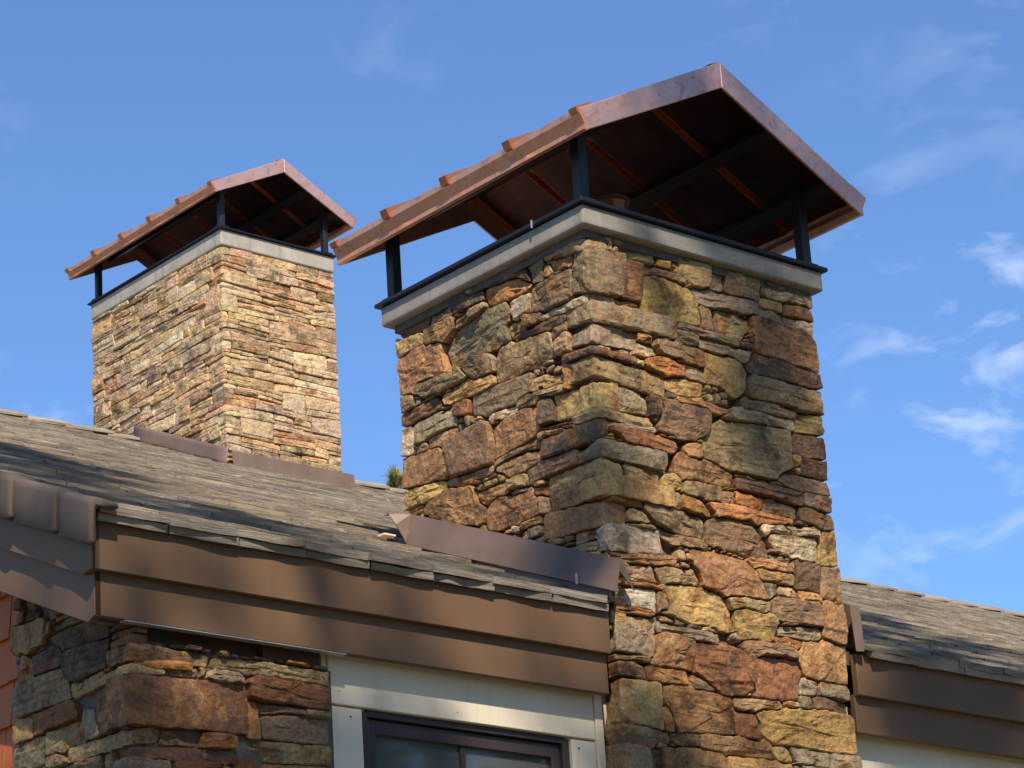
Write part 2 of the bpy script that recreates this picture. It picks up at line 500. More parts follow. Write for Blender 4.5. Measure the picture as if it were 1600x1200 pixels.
# ------------------------------------------------------------------ stones
PAL = dict(t=(.30, .198, .100), g=(.215, .158, .098), p=(.30, .145, .056), b=(.19, .114, .060), l=(.265, .180, .080), y=(.37, .225, .072), c=(.40, .305, .175),
           m=(.12, .056, .032), o=(.37, .150, .036), d=(.090, .064, .043), r=(.21, .068, .024), w=(.37, .305, .205), Y=(.40, .235, .068), O=(.43, .145, .025),
           z=(.36, .26, .11), R=(.14, .058, .028))
STONES = dict(
    main=(
        'Pz772,-1074 786,-1069 1020,-1072 1030,-1069 1040,-1050 1062,-1032 1136,-998 1134,-950 1140,-925 1145,-824 1143,-822 1078,-822 967,-828 795,-840 789,-846 747,-846 736,-837'
        ' 730,-840 665,-887 651,-912 614,-955 611,-999 602,-1017 602,-1032 612,-1039 680,-1051 722,-1066;PY867,-2256 959,-2251 968,-2256 978,-2251 1210,-2257 1370,-2254 1377,-2247'
        ' 1377,-2106 1369,-2091 1350,-2082 1198,-2076 1147,-2082 1135,-2079 1112,-2088 1056,-2094 1042,-2085 1031,-2091 1003,-2094 975,-2094 966,-2089 957,-2101 944,-2106 833,-211'
        '8 795,-2130 780,-2139 802,-2170 809,-2218 815,-2230 857,-2246;Pg-644,-451 -613,-452 -595,-443 -559,-446 -540,-435 -544,-421 -544,-373 -524,-355 -526,-329 -523,-323 -529,-'
        '283 -543,-259 -643,-256 -660,-250 -681,-259 -705,-262 -828,-271 -855,-277 -902,-278 -945,-306 -969,-316 -980,-338 -981,-351 -957,-433 -946,-445 -900,-437 -883,-449 -874,-'
        '449 -851,-437 -790,-428;Pp1364,-504 1377,-503 1377,-367 1351,-339 1310,-319 1203,-315 1192,-309 1181,-315 1009,-309 977,-312 965,-317 965,-325 971,-337 971,-378 963,-394 '
        '971,-406 977,-474 990,-484 1015,-487 1156,-484 1222,-499 1242,-491;Pp319,-2268 409,-2263 481,-2251 592,-2248 649,-2239 651,-2236 651,-2219 642,-2152 650,-2136 630,-2093 6'
        '23,-2089 594,-2091 552,-2076 426,-2079 405,-2064 392,-2070 304,-2073 250,-2082 245,-2088 245,-2111 254,-2156 279,-2175;Pp659,-1653 681,-1642 721,-1636 894,-1630 915,-1625'
        ' 898,-1602 879,-1553 866,-1543 846,-1508 818,-1489 797,-1467 763,-1470 626,-1458 616,-1447 606,-1458 572,-1458 560,-1464 482,-1464 476,-1467 473,-1475 488,-1517 482,-1537'
        ' 505,-1561 518,-1603 518,-1619 530,-1624 632,-1639;Pr632,-2085 648,-2077 718,-2071 734,-2052 760,-2041 783,-2002 797,-1903 788,-1896 759,-1892 735,-1878 611,-1854 590,-18'
        '72 457,-1875 449,-1890 449,-1907 437,-1961 438,-2003 546,-2058 553,-2068 564,-2074 595,-2083 625,-2081;Qg-167,-417 0,-435 495,-427 487,-521 0,-532 -163,-513;Qb-87,-189 0,'
        '-200 224,-183 188,-388 0,-404 -112,-377;Qy-57,-2086 0,-2079 238,-2074 239,-2267 0,-2262 -118,-2257;PY501,-438 519,-430 655,-424 663,-406 654,-331 659,-321 640,-303 633,-2'
        '55 548,-252 539,-243 406,-237 347,-252 335,-282 329,-336 302,-410 305,-421 439,-427 466,-424 491,-428;Qp-394,-1277 0,-1326 134,-1321 122,-1426 0,-1434 -398,-1393;Ql-157,-'
        '678 0,-684 414,-704 405,-805 0,-782 -171,-767;Pb-720,-958 -705,-958 -701,-952 -689,-859 -698,-786 -736,-748 -748,-742 -758,-748 -882,-760 -911,-760 -918,-755 -936,-771 -9'
        '94,-778 -1016,-795 -1016,-799 -997,-830 -972,-912 -973,-916 -967,-919 -962,-936 -958,-941;Pl-395,-636 -386,-629 -352,-629 -304,-614 -283,-611 -263,-614 -254,-607 -256,-57'
        '4 -277,-490 -295,-484 -346,-481 -412,-469 -506,-466 -535,-442 -558,-454 -594,-451 -618,-465 -633,-499 -630,-555 -641,-569 -639,-608 -637,-611 -417,-620 -401,-628;Pp-1211,'
        '-476 -1210,-464 -1203,-451 -1190,-439 -1171,-431 -979,-452 -964,-449 -962,-441 -988,-351 -981,-312 -1004,-301 -1096,-285 -1104,-281 -1113,-265 -1263,-283 -1303,-284 -1314'
        ',-295 -1313,-444 -1307,-449 -1223,-467;Py606,-1800 670,-1801 682,-1798 695,-1782 693,-1711 674,-1693 655,-1659 630,-1647 528,-1632 517,-1626 490,-1632 483,-1629 423,-1634'
        ' 403,-1632 323,-1644 314,-1649 314,-1669 320,-1681 329,-1733 329,-1746 324,-1756 337,-1768 357,-1772 360,-1777 389,-1780 442,-1795 542,-1789 553,-1797 564,-1789 590,-1789'
        ';Pp-807,-1213 -785,-1200 -775,-1146 -781,-1131 -816,-1106 -826,-1065 -824,-1051 -841,-1018 -859,-1012 -946,-1000 -995,-988 -1020,-976 -1065,-999 -1136,-1015 -1156,-1024 -'
        '1169,-1037 -1169,-1047 -1166,-1048 -1158,-1064 -1136,-1071 -1117,-1094 -1101,-1098 -1060,-1130 -1016,-1143 -1004,-1154 -962,-1161 -953,-1172 -912,-1178;Pl900,-711 1042,-7'
        '09 1089,-706 1098,-700 1197,-703 1205,-712 1364,-697 1377,-703 1377,-702 1377,-592 1377,-591 1300,-597 1156,-594 923,-603 920,-605 908,-634 898,-675 880,-700;Qy-154,-1207'
        ' 0,-1206 401,-1214 388,-1300 0,-1302 -149,-1292;Qy-298,-775 0,-809 130,-789 130,-912 0,-924 -271,-899;Pr954,-2069 962,-2056 1032,-2053 1047,-2047 1065,-1969 1086,-1931 10'
        '63,-1876 967,-1875 931,-1881 863,-1884 811,-1899 806,-1904 800,-1926 791,-2004 768,-2041 768,-2045 791,-2062 865,-2065 938,-2059;Pp1187,-1947 1197,-1942 1300,-1942 1371,-'
        '1939 1376,-1937 1376,-1774 1321,-1776 1232,-1758 1217,-1772 1199,-1779 1156,-1779 1111,-1785 1099,-1815 1089,-1828 1076,-1835 1070,-1859 1070,-1876 1091,-1926 1094,-1930 '
        '1118,-1942 1178,-1942;Pb800,-1457 816,-1444 947,-1435 953,-1428 951,-1417 956,-1408 954,-1388 856,-1305 848,-1302 839,-1308 797,-1308 788,-1299 676,-1299 620,-1308 590,-1'
        '317 575,-1393 561,-1412 574,-1429 593,-1429 613,-1438 627,-1433 792,-1447;Pp-691,-943 -463,-932 -395,-923 -385,-915 -360,-911 -370,-880 -380,-812 -391,-796 -401,-793 -460'
        ',-781 -486,-778 -505,-781 -520,-775 -526,-775 -539,-787 -634,-785 -641,-793 -682,-794 -690,-802 -681,-860;Pp201,-2472 343,-2461 397,-2452 458,-2452 466,-2457 486,-2443 58'
        '6,-2437 591,-2387 576,-2348 546,-2331 441,-2331 429,-2325 406,-2325 303,-2334 297,-2340 223,-2341 216,-2353 218,-2372 212,-2394 209,-2436 201,-2455 194,-2461 194,-2466;Pp'
        '-1027,-931 -1012,-921 -993,-920 -980,-911 -1007,-827 -1015,-813 -1053,-781 -1075,-772 -1123,-769 -1137,-763 -1149,-769 -1165,-769 -1229,-763 -1241,-757 -1313,-752 -1313,-'
        '899 -1146,-917 -1089,-917;Pb479,-987 488,-987 510,-976 549,-976 559,-973 576,-956 595,-950 608,-951 636,-920 660,-882 665,-829 645,-813 553,-813 474,-819 462,-810 372,-81'
        '1 379,-872 344,-945 347,-965 362,-970 428,-970 444,-985;Pp-569,-1273 -553,-1265 -416,-1267 -415,-1260 -433,-1193 -447,-1177 -451,-1142 -459,-1132 -478,-1130 -485,-1145 -5'
        '01,-1150 -602,-1138 -629,-1123 -693,-1117 -736,-1129 -767,-1152 -779,-1204 -771,-1214 -770,-1234 -760,-1244 -675,-1268 -575,-1268;Qw-71,-1439 0,-1424 303,-1411 321,-1512 '
        '0,-1542 -73,-1529;Pg-533,-739 -527,-739 -500,-722 -434,-713 -432,-691 -416,-684 -414,-665 -398,-647 -406,-634 -416,-629 -643,-616 -798,-622 -809,-627 -818,-695 -816,-702 '
        '-808,-707 -761,-713 -745,-731 -708,-736 -682,-725 -542,-734;Qb-123,-2337 0,-2346 149,-2347 141,-2482 0,-2494 -135,-2468;PY820,-729 874,-697 891,-672 914,-602 904,-591 900'
        ',-572 877,-549 846,-534 670,-540 668,-546 668,-610 657,-621 662,-631 662,-670 665,-677 677,-685 706,-685 762,-698 775,-718;Pb-132,-394 -116,-395 -104,-388 -112,-370 -103,'
        '-268 -111,-251 -132,-259 -215,-256 -226,-245 -243,-253 -276,-247 -288,-256 -369,-244 -381,-250 -387,-262 -384,-279 -393,-343 -401,-360 -400,-362 -323,-377 -299,-392;Qd-36'
        '0,-959 0,-962 53,-962 53,-1033 0,-1058 -373,-1040;Qg-165,-1085 0,-1058 373,-1065 355,-1144 0,-1132 -161,-1119;Pg192,-1971 197,-1971 220,-1959 234,-1870 240,-1859 237,-184'
        '7 249,-1808 249,-1795 243,-1790 215,-1806 9,-1809 9,-1965 182,-1963;Qg-145,-556 0,-538 271,-531 264,-614 0,-631 -148,-606;Ql-363,-1124 0,-1136 129,-1158 125,-1213 0,-1207'
        ' -368,-1194;Pp458,-1167 480,-1156 677,-1150 691,-1158 702,-1150 756,-1147 762,-1145 765,-1123 779,-1092 774,-1083 768,-1080 720,-1074 678,-1059 621,-1047 602,-1044 584,-1'
        '059 513,-1059 486,-1038 458,-1041 448,-1044 422,-1069 416,-1135 421,-1144 434,-1148;Py597,-2436 747,-2431 762,-2419 796,-2416 860,-2413 875,-2421 890,-2404 966,-2398 981,'
        '-2388 978,-2341 971,-2334 888,-2337 876,-2326 866,-2331 814,-2334 602,-2337 585,-2347 599,-2386;Pg404,-1410 553,-1407 568,-1389 582,-1331 582,-1314 555,-1305 487,-1305 45'
        '7,-1299 443,-1305 399,-1305 388,-1299 377,-1305 227,-1305 224,-1307 222,-1329 259,-1375 305,-1384 377,-1408;Pb1222,-1712 1233,-1699 1230,-1612 1212,-1599 1122,-1602 1111,'
        '-1596 1100,-1602 1039,-1605 977,-1602 952,-1611 935,-1629 938,-1686 963,-1708 1072,-1711 1214,-1708;Pp578,-2340 600,-2329 634,-2326 864,-2323 872,-2318 861,-2276 864,-226'
        '5 853,-2253 818,-2241 797,-2255 775,-2259 724,-2259 656,-2244 644,-2250 592,-2256 481,-2259 437,-2265 432,-2268 437,-2278 437,-2310 433,-2318 443,-2323 548,-2323;Pp195,-2'
        '001 334,-1996 392,-1996 402,-2001 429,-2001 429,-1961 446,-1876 435,-1869 403,-1869 340,-1860 259,-1860 247,-1863 242,-1872 226,-1966 196,-1980 188,-1995 188,-1997;Pm918,'
        '-594 1226,-586 1230,-580 1236,-531 1225,-507 1156,-492 1015,-495 990,-492 976,-485 957,-526 925,-546 909,-568 911,-587;Py735,-1827 799,-1810 912,-1810 929,-1802 927,-1787'
        ' 956,-1714 931,-1689 910,-1687 893,-1695 871,-1698 820,-1692 754,-1692 709,-1701 701,-1710 704,-1782 699,-1791;Pg-925,-717 -914,-700 -913,-691 -916,-684 -942,-661 -950,-6'
        '35 -960,-617 -1016,-619 -1024,-611 -1029,-613 -1211,-613 -1223,-621 -1227,-678 -1218,-713 -1151,-716 -1134,-702 -939,-710;Pg728,-318 756,-319 774,-310 924,-316 936,-310 9'
        '59,-312 975,-304 1002,-304 1008,-302 1008,-268 1019,-247 1005,-240 825,-240 814,-234 800,-240 757,-240 733,-234 679,-246 647,-243 641,-249 647,-299 662,-313 676,-310;Po62'
        '3,-1300 637,-1300 676,-1291 792,-1291 810,-1285 836,-1285 863,-1300 891,-1300 918,-1282 972,-1279 1042,-1264 1062,-1267 1074,-1258 1106,-1257 1116,-1249 1113,-1238 1104,-'
        '1233 936,-1233 925,-1227 898,-1233 826,-1227 686,-1230 662,-1236 614,-1239 594,-1247 594,-1251 622,-1282;Pw1091,-1416 1102,-1412 1112,-1413 1122,-1405 1159,-1411 1243,-14'
        '08 1248,-1393 1253,-1310 1242,-1305 1150,-1314 1102,-1311 1039,-1320 962,-1323 955,-1326 944,-1346 959,-1378 989,-1390 1067,-1399;Pp1319,-1767 1345,-1768 1377,-1763 1377,'
        '-1585 1375,-1582 1352,-1593 1323,-1593 1308,-1581 1265,-1578 1236,-1606 1241,-1701 1229,-1719 1229,-1744 1232,-1750 1238,-1753;Pm1154,-1170 1172,-1168 1193,-1157 1188,-11'
        '46 1190,-1111 1184,-1104 1150,-1104 1125,-1098 1087,-1095 1073,-1095 1064,-1101 786,-1098 779,-1106 770,-1136 775,-1150 805,-1153 916,-1153 949,-1159 967,-1154 1000,-1153'
        ' 1051,-1165 1096,-1162 1145,-1165;Pm1200,-930 1362,-916 1376,-911 1376,-814 1370,-807 1358,-807 1349,-813 1324,-816 1306,-813 1243,-819 1190,-816 1178,-822 1154,-825 1148'
        ',-878 1148,-921 1184,-919;Pl-1036,-538 -1004,-539 -986,-524 -836,-527 -822,-518 -875,-457 -883,-457 -896,-469 -925,-469 -956,-466 -965,-457 -978,-460 -1170,-439 -1186,-44'
        '5 -1197,-456 -1203,-466 -1202,-482 -1172,-492 -1147,-515 -1128,-521 -1058,-521;Pr198,-390 300,-385 306,-380 321,-334 327,-280 342,-245 339,-224 349,-197 345,-195 235,-193'
        ' 227,-197 209,-279 197,-366 189,-385;Pr378,-1059 416,-1057 444,-1028 450,-1002 440,-993 356,-990 346,-977 326,-987 310,-984 220,-987 172,-993 91,-993 71,-998 71,-1012 73,'
        '-1015 104,-1028 137,-1057 368,-1054;Pb1017,-237 1021,-237 1026,-228 1032,-203 1032,-181 1044,-163 1047,-126 1045,-124 842,-124 842,-138 818,-221 821,-229 827,-232 1007,-2'
        '32;Pb-448,-1132 -444,-1132 -428,-1118 -377,-1118 -369,-1124 -355,-1118 -157,-1121 -155,-1113 -161,-1095 -144,-1067 -161,-1057 -334,-1051 -365,-1048 -380,-1040 -438,-1051 '
        '-465,-1051 -480,-1057 -482,-1065 -471,-1091 -467,-1116;Pb522,-615 650,-615 660,-606 663,-541 659,-538 639,-537 629,-532 498,-537 483,-529 471,-543 403,-543 365,-546 362,-'
        '548 360,-573 373,-583 374,-596 390,-610 421,-613 515,-610;Pb1189,-1098 1203,-1093 1376,-1084 1376,-1016 1357,-1020 1228,-1020 1094,-1026 1072,-1035 1046,-1055 1037,-1067 '
        '1039,-1072 1064,-1079 1074,-1087;Po-530,-265 -517,-260 -396,-257 -386,-244 -375,-238 -376,-234 -473,-172 -673,-161 -669,-186 -672,-209 -654,-242 -642,-248 -542,-251;Py-11'
        '74,-1009 -1132,-1007 -1068,-992 -1022,-969 -1019,-957 -1024,-940 -1090,-925 -1147,-925 -1313,-908 -1313,-997 -1190,-995;Ql-158,-919 0,-921 331,-906 328,-953 0,-966 -154,-'
        '953;Pc793,-831 829,-832 1078,-814 1164,-817 1187,-809 1185,-800 1191,-769 1182,-762 1123,-768 998,-768 992,-771 870,-771 858,-765 847,-765 799,-777 786,-790 785,-823;Pl88'
        '7,-441 901,-441 935,-402 957,-389 963,-376 963,-339 958,-330 929,-330 923,-324 802,-318 776,-318 757,-326 764,-343 765,-431 773,-433 844,-433;Pm1104,-1553 1110,-1549 1177'
        ',-1546 1249,-1548 1254,-1531 1268,-1426 1263,-1422 1249,-1424 1239,-1416 1164,-1419 1155,-1428 1119,-1428 1104,-1420 1100,-1422 1097,-1439 1103,-1457 1094,-1481 1100,-149'
        '8 1100,-1533 1095,-1543;Qt-120,-2259 0,-2263 256,-2280 268,-2320 0,-2322 -124,-2315;Py-818,-619 -799,-614 -651,-610 -646,-607 -646,-574 -660,-559 -779,-553 -795,-544 -810'
        ',-553 -998,-550 -1007,-558 -1011,-586 -994,-598 -968,-599 -959,-607 -934,-599 -870,-608 -836,-608;Pl639,-237 679,-238 732,-226 744,-131 742,-124 618,-123 606,-135 576,-13'
        '5 561,-123 551,-126 545,-148 554,-163 551,-200 554,-220 626,-229;Pw238,-1778 240,-1776 243,-1714 251,-1683 245,-1678 151,-1680 61,-1689 23,-1683 9,-1696 9,-1756 76,-1762 '
        '218,-1765;Pb-645,-561 -638,-553 -640,-499 -647,-483 -672,-457 -790,-436 -848,-445 -866,-456 -866,-460 -795,-536 -777,-545 -659,-551;Pb-587,-1057 -489,-1057 -485,-1051 -46'
        '6,-1043 -397,-1037 -382,-1031 -377,-1011 -385,-994 -463,-976 -573,-976 -671,-982 -681,-989 -681,-998 -676,-1004 -632,-1020 -616,-1033 -603,-1052;Pm-1230,-613 -1213,-605 -'
        '1031,-605 -1016,-593 -1019,-578 -1033,-552 -1049,-541 -1305,-544 -1314,-548 -1313,-597 -1298,-605 -1242,-608;Pb797,-1893 861,-1876 895,-1873 931,-1873 967,-1867 1053,-187'
        '0 1062,-1867 1068,-1837 1050,-1827 966,-1818 937,-1809 914,-1818 799,-1818 770,-1824 745,-1833 735,-1843 737,-1860 743,-1874 762,-1885;Qt-277,-134 0,-155 131,-141 128,-18'
        '9 0,-207 -278,-167;Py1272,-1419 1376,-1408 1377,-1251 1376,-1249 1300,-1263 1285,-1260 1271,-1265 1268,-1296 1262,-1305 1256,-1395 1248,-1414 1253,-1417 1265,-1414;Pg133,'
        '-909 303,-898 306,-889 306,-843 294,-813 270,-801 133,-799 128,-810 131,-907;Pb-183,-1294 -155,-1295 -151,-1291 -151,-1263 -161,-1209 -172,-1204 -319,-1201 -362,-1195 -37'
        '0,-1202 -363,-1220 -363,-1274 -360,-1277 -354,-1280 -312,-1280;Qc-322,-399 0,-403 155,-397 150,-438 0,-445 -323,-425;Pp-973,-309 -948,-299 -899,-267 -890,-218 -903,-206 -'
        '1072,-208 -1098,-202 -1108,-207 -1104,-225 -1106,-259 -1098,-275 -1001,-293 -977,-304;Pb1358,-1581 1377,-1572 1376,-1417 1277,-1425 1256,-1552 1262,-1565 1269,-1570 1314,'
        '-1576 1323,-1570 1350,-1573;Py1202,-810 1243,-811 1303,-805 1324,-808 1369,-799 1377,-784 1376,-710 1363,-705 1264,-717 1240,-714 1211,-717 1193,-800 1196,-808;Pm1266,-12'
        '57 1285,-1252 1300,-1255 1362,-1246 1376,-1241 1376,-1177 1368,-1170 1342,-1176 1202,-1164 1172,-1176 1160,-1176 1151,-1217 1154,-1234 1251,-1243;PO411,-705 435,-703 511,'
        '-685 528,-688 534,-686 543,-647 540,-625 486,-630 476,-621 386,-618 313,-642 294,-672 301,-685 395,-697;Pm-1116,-202 -1099,-194 -1078,-196 -1068,-152 -1055,-134 -1060,-12'
        '2 -1292,-122 -1299,-167 -1290,-176 -1274,-185 -1218,-188 -1167,-197 -1134,-197;Pp15,-1593 23,-1593 38,-1579 67,-1576 106,-1576 136,-1570 223,-1570 248,-1565 262,-1570 343'
        ',-1555 363,-1555 387,-1538 387,-1530 376,-1518 334,-1509 314,-1518 17,-1542 8,-1549 8,-1585;Pc882,-543 915,-544 948,-524 962,-493 968,-486 967,-480 884,-480 872,-486 639,'
        '-483 635,-489 638,-500 635,-525 641,-529 733,-532 848,-526;Py466,-777 529,-778 614,-760 618,-758 622,-739 643,-700 639,-696 511,-693 415,-714 413,-720 416,-761 426,-769 4'
        '62,-772;Pr722,-2250 775,-2251 794,-2248 809,-2238 801,-2220 798,-2187 792,-2168 769,-2139 760,-2136 697,-2145 681,-2145 660,-2137 650,-2154 659,-2237 671,-2242;Pl292,-164'
        '2 309,-1642 336,-1633 403,-1624 423,-1626 472,-1621 490,-1624 510,-1618 510,-1604 498,-1565 481,-1546 465,-1560 400,-1566 343,-1563 304,-1572 283,-1572 269,-1575 266,-158'
        '9;Pm1197,-1014 1356,-1012 1376,-1006 1376,-918 1373,-918 1364,-924 1204,-939 1199,-950 1202,-956 1193,-984 1191,-1006;Pl584,-1239 612,-1231 679,-1225 681,-1222 684,-1174 '
        '688,-1166 683,-1161 655,-1158 568,-1164 538,-1161 482,-1164 461,-1175 461,-1206 456,-1215 457,-1216 479,-1225 529,-1228 550,-1225 569,-1229;Po242,-2076 304,-2065 392,-206'
        '1 402,-2055 396,-2006 390,-2004 211,-2010 195,-2010 181,-2004 156,-2007 152,-2009 152,-2015 164,-2069 170,-2071 227,-2068;Pg870,-762 1123,-760 1174,-754 1192,-759 1200,-7'
        '39 1200,-724 1199,-723 1098,-723 1086,-714 900,-720 875,-709 851,-732 854,-755;Pc1186,-198 1209,-190 1297,-184 1331,-184 1363,-193 1376,-193 1376,-139 1147,-150 1086,-150'
        ' 1074,-143 1056,-164 1074,-180 1084,-196;Py-1306,-274 -1264,-275 -1237,-269 -1124,-260 -1112,-255 -1111,-226 -1122,-208 -1274,-193 -1305,-176 -1314,-185 -1314,-266;Pd-825'
        ',-205 -690,-203 -680,-206 -676,-203 -679,-169 -684,-160 -779,-154 -797,-136 -880,-121 -902,-121 -920,-138 -901,-167 -891,-198 -884,-203;Qm-195,-626 0,-650 248,-649 241,-6'
        '82 0,-679 -203,-661;Pg1157,-2334 1167,-2326 1195,-2326 1200,-2319 1203,-2275 1208,-2265 1205,-2263 1044,-2262 1038,-2259 980,-2259 974,-2261 974,-2269 989,-2305 989,-2316'
        ' 1010,-2314 1031,-2326 1142,-2323;Pg947,-1776 1015,-1771 1126,-1777 1156,-1771 1197,-1771 1213,-1765 1223,-1755 1221,-1723 1212,-1716 1156,-1716 1077,-1719 1068,-1728 960'
        ',-1734 950,-1742 941,-1772 941,-1774;Pl681,-2136 697,-2137 742,-2128 761,-2128 774,-2133 792,-2123 843,-2107 942,-2098 952,-2095 959,-2084 952,-2076 936,-2067 865,-2073 7'
        '98,-2070 792,-2076 724,-2076 651,-2085 639,-2094 653,-2122;Pg821,-477 870,-478 879,-473 881,-455 879,-447 844,-441 669,-438 657,-432 521,-438 506,-446 503,-461 503,-463 5'
        '14,-466 601,-466 626,-469 635,-475;Pl233,-1209 334,-1207 336,-1201 333,-1175 339,-1158 328,-1146 321,-1143 140,-1143 129,-1148 129,-1155 137,-1168 140,-1199 148,-1204 155'
        ',-1207;Pg450,-1869 552,-1867 558,-1864 561,-1859 549,-1824 266,-1815 255,-1803 245,-1847 247,-1854 340,-1852 403,-1861 437,-1861;Pg-837,-1012 -818,-998 -710,-1003 -693,-9'
        '94 -706,-967 -931,-952 -964,-946 -1013,-946 -1014,-967 -1003,-977 -945,-992 -858,-1004;Pm1366,-2082 1377,-2073 1377,-2024 1362,-2019 1210,-2016 1154,-2022 1148,-2024 1139'
        ',-2066 1139,-2072 1142,-2074 1198,-2068 1291,-2074 1315,-2071 1352,-2074;Pm-279,-481 -253,-476 -172,-473 -166,-464 -166,-451 -176,-439 -295,-433 -412,-433 -448,-427 -503,'
        '-430 -522,-442 -503,-458 -411,-461;Pl-386,-790 -384,-790 -362,-764 -305,-770 -297,-776 -280,-773 -223,-779 -212,-776 -211,-774 -221,-750 -230,-742 -385,-736 -442,-721 -47'
        '5,-729 -498,-730 -516,-739 -524,-748 -521,-765 -504,-773 -493,-770 -459,-773;Pt521,-2583 753,-2584 756,-2532 755,-2532 522,-2532 521,-2533;Qb-125,-2306 0,-2306 192,-2313 '
        '170,-2353 0,-2346 -127,-2340;Pg1340,-1167 1369,-1162 1374,-1155 1377,-1144 1377,-1093 1205,-1101 1197,-1106 1196,-1144 1199,-1154 1206,-1159;Pp843,-1495 849,-1495 870,-14'
        '86 952,-1489 1080,-1483 1086,-1481 1095,-1451 1090,-1431 1067,-1446 966,-1443 956,-1436 951,-1443 818,-1452 807,-1460 807,-1467 823,-1483;Pg1367,-2013 1377,-2012 1376,-19'
        '45 1300,-1950 1199,-1950 1190,-1955 1188,-2010 1273,-2008;Pl1119,-1233 1137,-1234 1143,-1232 1148,-1176 1096,-1170 1051,-1173 1000,-1161 956,-1164 946,-1212 935,-1223 938'
        ',-1225 1106,-1225;Pb521,-2640 753,-2641 756,-2592 755,-2592 522,-2592 521,-2593;Pl695,-1701 708,-1693 754,-1684 820,-1684 871,-1690 891,-1687 912,-1676 929,-1642 920,-163'
        '2 911,-1632 896,-1638 766,-1641 683,-1650 665,-1658 665,-1660 680,-1688;Pt-1040,-778 -1012,-779 -997,-771 -939,-764 -923,-748 -923,-731 -928,-724 -940,-718 -1132,-710 -11'
        '42,-721 -1134,-737 -1136,-752 -1132,-758 -1074,-764;Pc-497,-364 -460,-356 -439,-359 -427,-353 -408,-355 -400,-341 -391,-279 -394,-266 -456,-265 -516,-268 -522,-271 -525,-'
        '276 -516,-325 -519,-331 -516,-352;Pm1237,-588 1300,-589 1376,-583 1376,-515 1359,-510 1327,-510 1243,-499 1233,-503 1233,-510 1244,-529 1235,-586;Pp-779,-1123 -742,-1124 '
        '-694,-1109 -651,-1115 -624,-1114 -613,-1105 -614,-1061 -793,-1060 -816,-1055 -819,-1065 -809,-1101;Pp884,-1548 897,-1543 967,-1540 985,-1543 1085,-1540 1092,-1531 1092,-1'
        '500 1085,-1488 952,-1497 872,-1494 856,-1500 852,-1505 872,-1538;Pb389,-1467 405,-1459 558,-1456 567,-1451 570,-1437 551,-1416 422,-1416 416,-1419 375,-1416 303,-1392 264'
        ',-1383 263,-1384 268,-1390 303,-1410 328,-1438;Pr1186,-261 1200,-256 1375,-255 1377,-253 1376,-201 1330,-192 1209,-198 1196,-206 1196,-228 1184,-254;Pc-1272,-748 -1241,-7'
        '49 -1235,-742 -1238,-724 -1226,-715 -1234,-678 -1228,-628 -1234,-619 -1243,-616 -1301,-613 -1313,-606 -1314,-742 -1305,-746;Pt357,-192 398,-192 408,-187 417,-167 411,-147'
        ' 355,-126 218,-144 209,-149 200,-167 205,-175 230,-187 347,-187;Py-220,-739 -220,-739 -211,-722 -214,-697 -218,-691 -234,-693 -294,-688 -300,-676 -383,-670 -396,-657 -407'
        ',-668 -409,-689 -426,-698 -425,-717 -405,-725 -369,-728 -366,-717 -340,-716 -334,-731 -227,-734;Pg1204,-2331 1364,-2320 1377,-2310 1376,-2270 1368,-2262 1216,-2265 1211,-'
        '2277 1208,-2319 1202,-2327;PO896,-1224 928,-1219 939,-1208 945,-1181 942,-1164 779,-1159 770,-1205 773,-1219;Pb-302,-247 -288,-247 -284,-242 -289,-232 -289,-219 -286,-197'
        ' -278,-180 -289,-139 -373,-128 -395,-150 -376,-179 -366,-236;Pt-894,-272 -683,-251 -663,-241 -676,-217 -691,-211 -818,-214 -827,-223 -884,-224 -891,-268;Pb737,-432 752,-4'
        '33 756,-429 756,-345 748,-327 696,-324 676,-318 667,-321 662,-333 671,-408 663,-426 671,-430;Pp669,-822 732,-823 747,-809 765,-808 776,-803 776,-791 771,-786 629,-777 618'
        ',-765 529,-786 476,-783 470,-785 467,-799 477,-811 553,-805 647,-805;Pc1356,-333 1370,-334 1377,-327 1377,-270 1372,-264 1360,-261 1202,-264 1191,-269 1196,-299 1203,-307'
        ' 1310,-310;Po587,-1308 608,-1306 615,-1299 615,-1285 586,-1254 585,-1247 566,-1236 551,-1233 545,-1236 477,-1233 461,-1226 452,-1271 452,-1288 454,-1291 487,-1297 557,-12'
        '97;Py-170,-1852 -8,-1852 -8,-1796 -173,-1796;Pl-687,-992 -687,-982 -674,-974 -574,-968 -462,-968 -383,-986 -371,-964 -381,-956 -396,-931 -498,-943 -672,-949 -693,-952 -69'
        '8,-963;Pd-355,-894 -343,-890 -295,-896 -279,-893 -298,-785 -306,-778 -359,-772 -379,-796 -372,-812 -363,-878;Pt-170,-1945 -8,-1945 -8,-1889 -170,-1889;Po522,-2745 674,-27'
        '45 674,-2686 522,-2686;Pc-1313,-1117 -1170,-1117 -1165,-1112 -1166,-1064 -1176,-1051 -1177,-1045 -1190,-1057 -1313,-1058;Pg996,-2394 1074,-2392 1083,-2386 1136,-2380 1152'
        ',-2372 1154,-2342 1140,-2331 1032,-2334 1025,-2340 987,-2338 989,-2388;Pp12,-2067 152,-2065 156,-2057 144,-2012 137,-2007 88,-2001 34,-2004 8,-2009 8,-2064;Pb894,-2745 10'
        '58,-2745 1058,-2690 1055,-2687 1046,-2694 894,-2695;Pt278,-1641 281,-1640 281,-1636 259,-1592 258,-1577 249,-1573 223,-1578 136,-1578 109,-1583 131,-1628 144,-1635 272,-1'
        '636;Pt755,-231 798,-232 810,-227 834,-137 834,-124 750,-124 752,-131 740,-227;Pd-483,-163 -474,-163 -449,-142 -449,-134 -464,-121 -674,-121 -675,-121 -672,-152;Pr-834,-69'
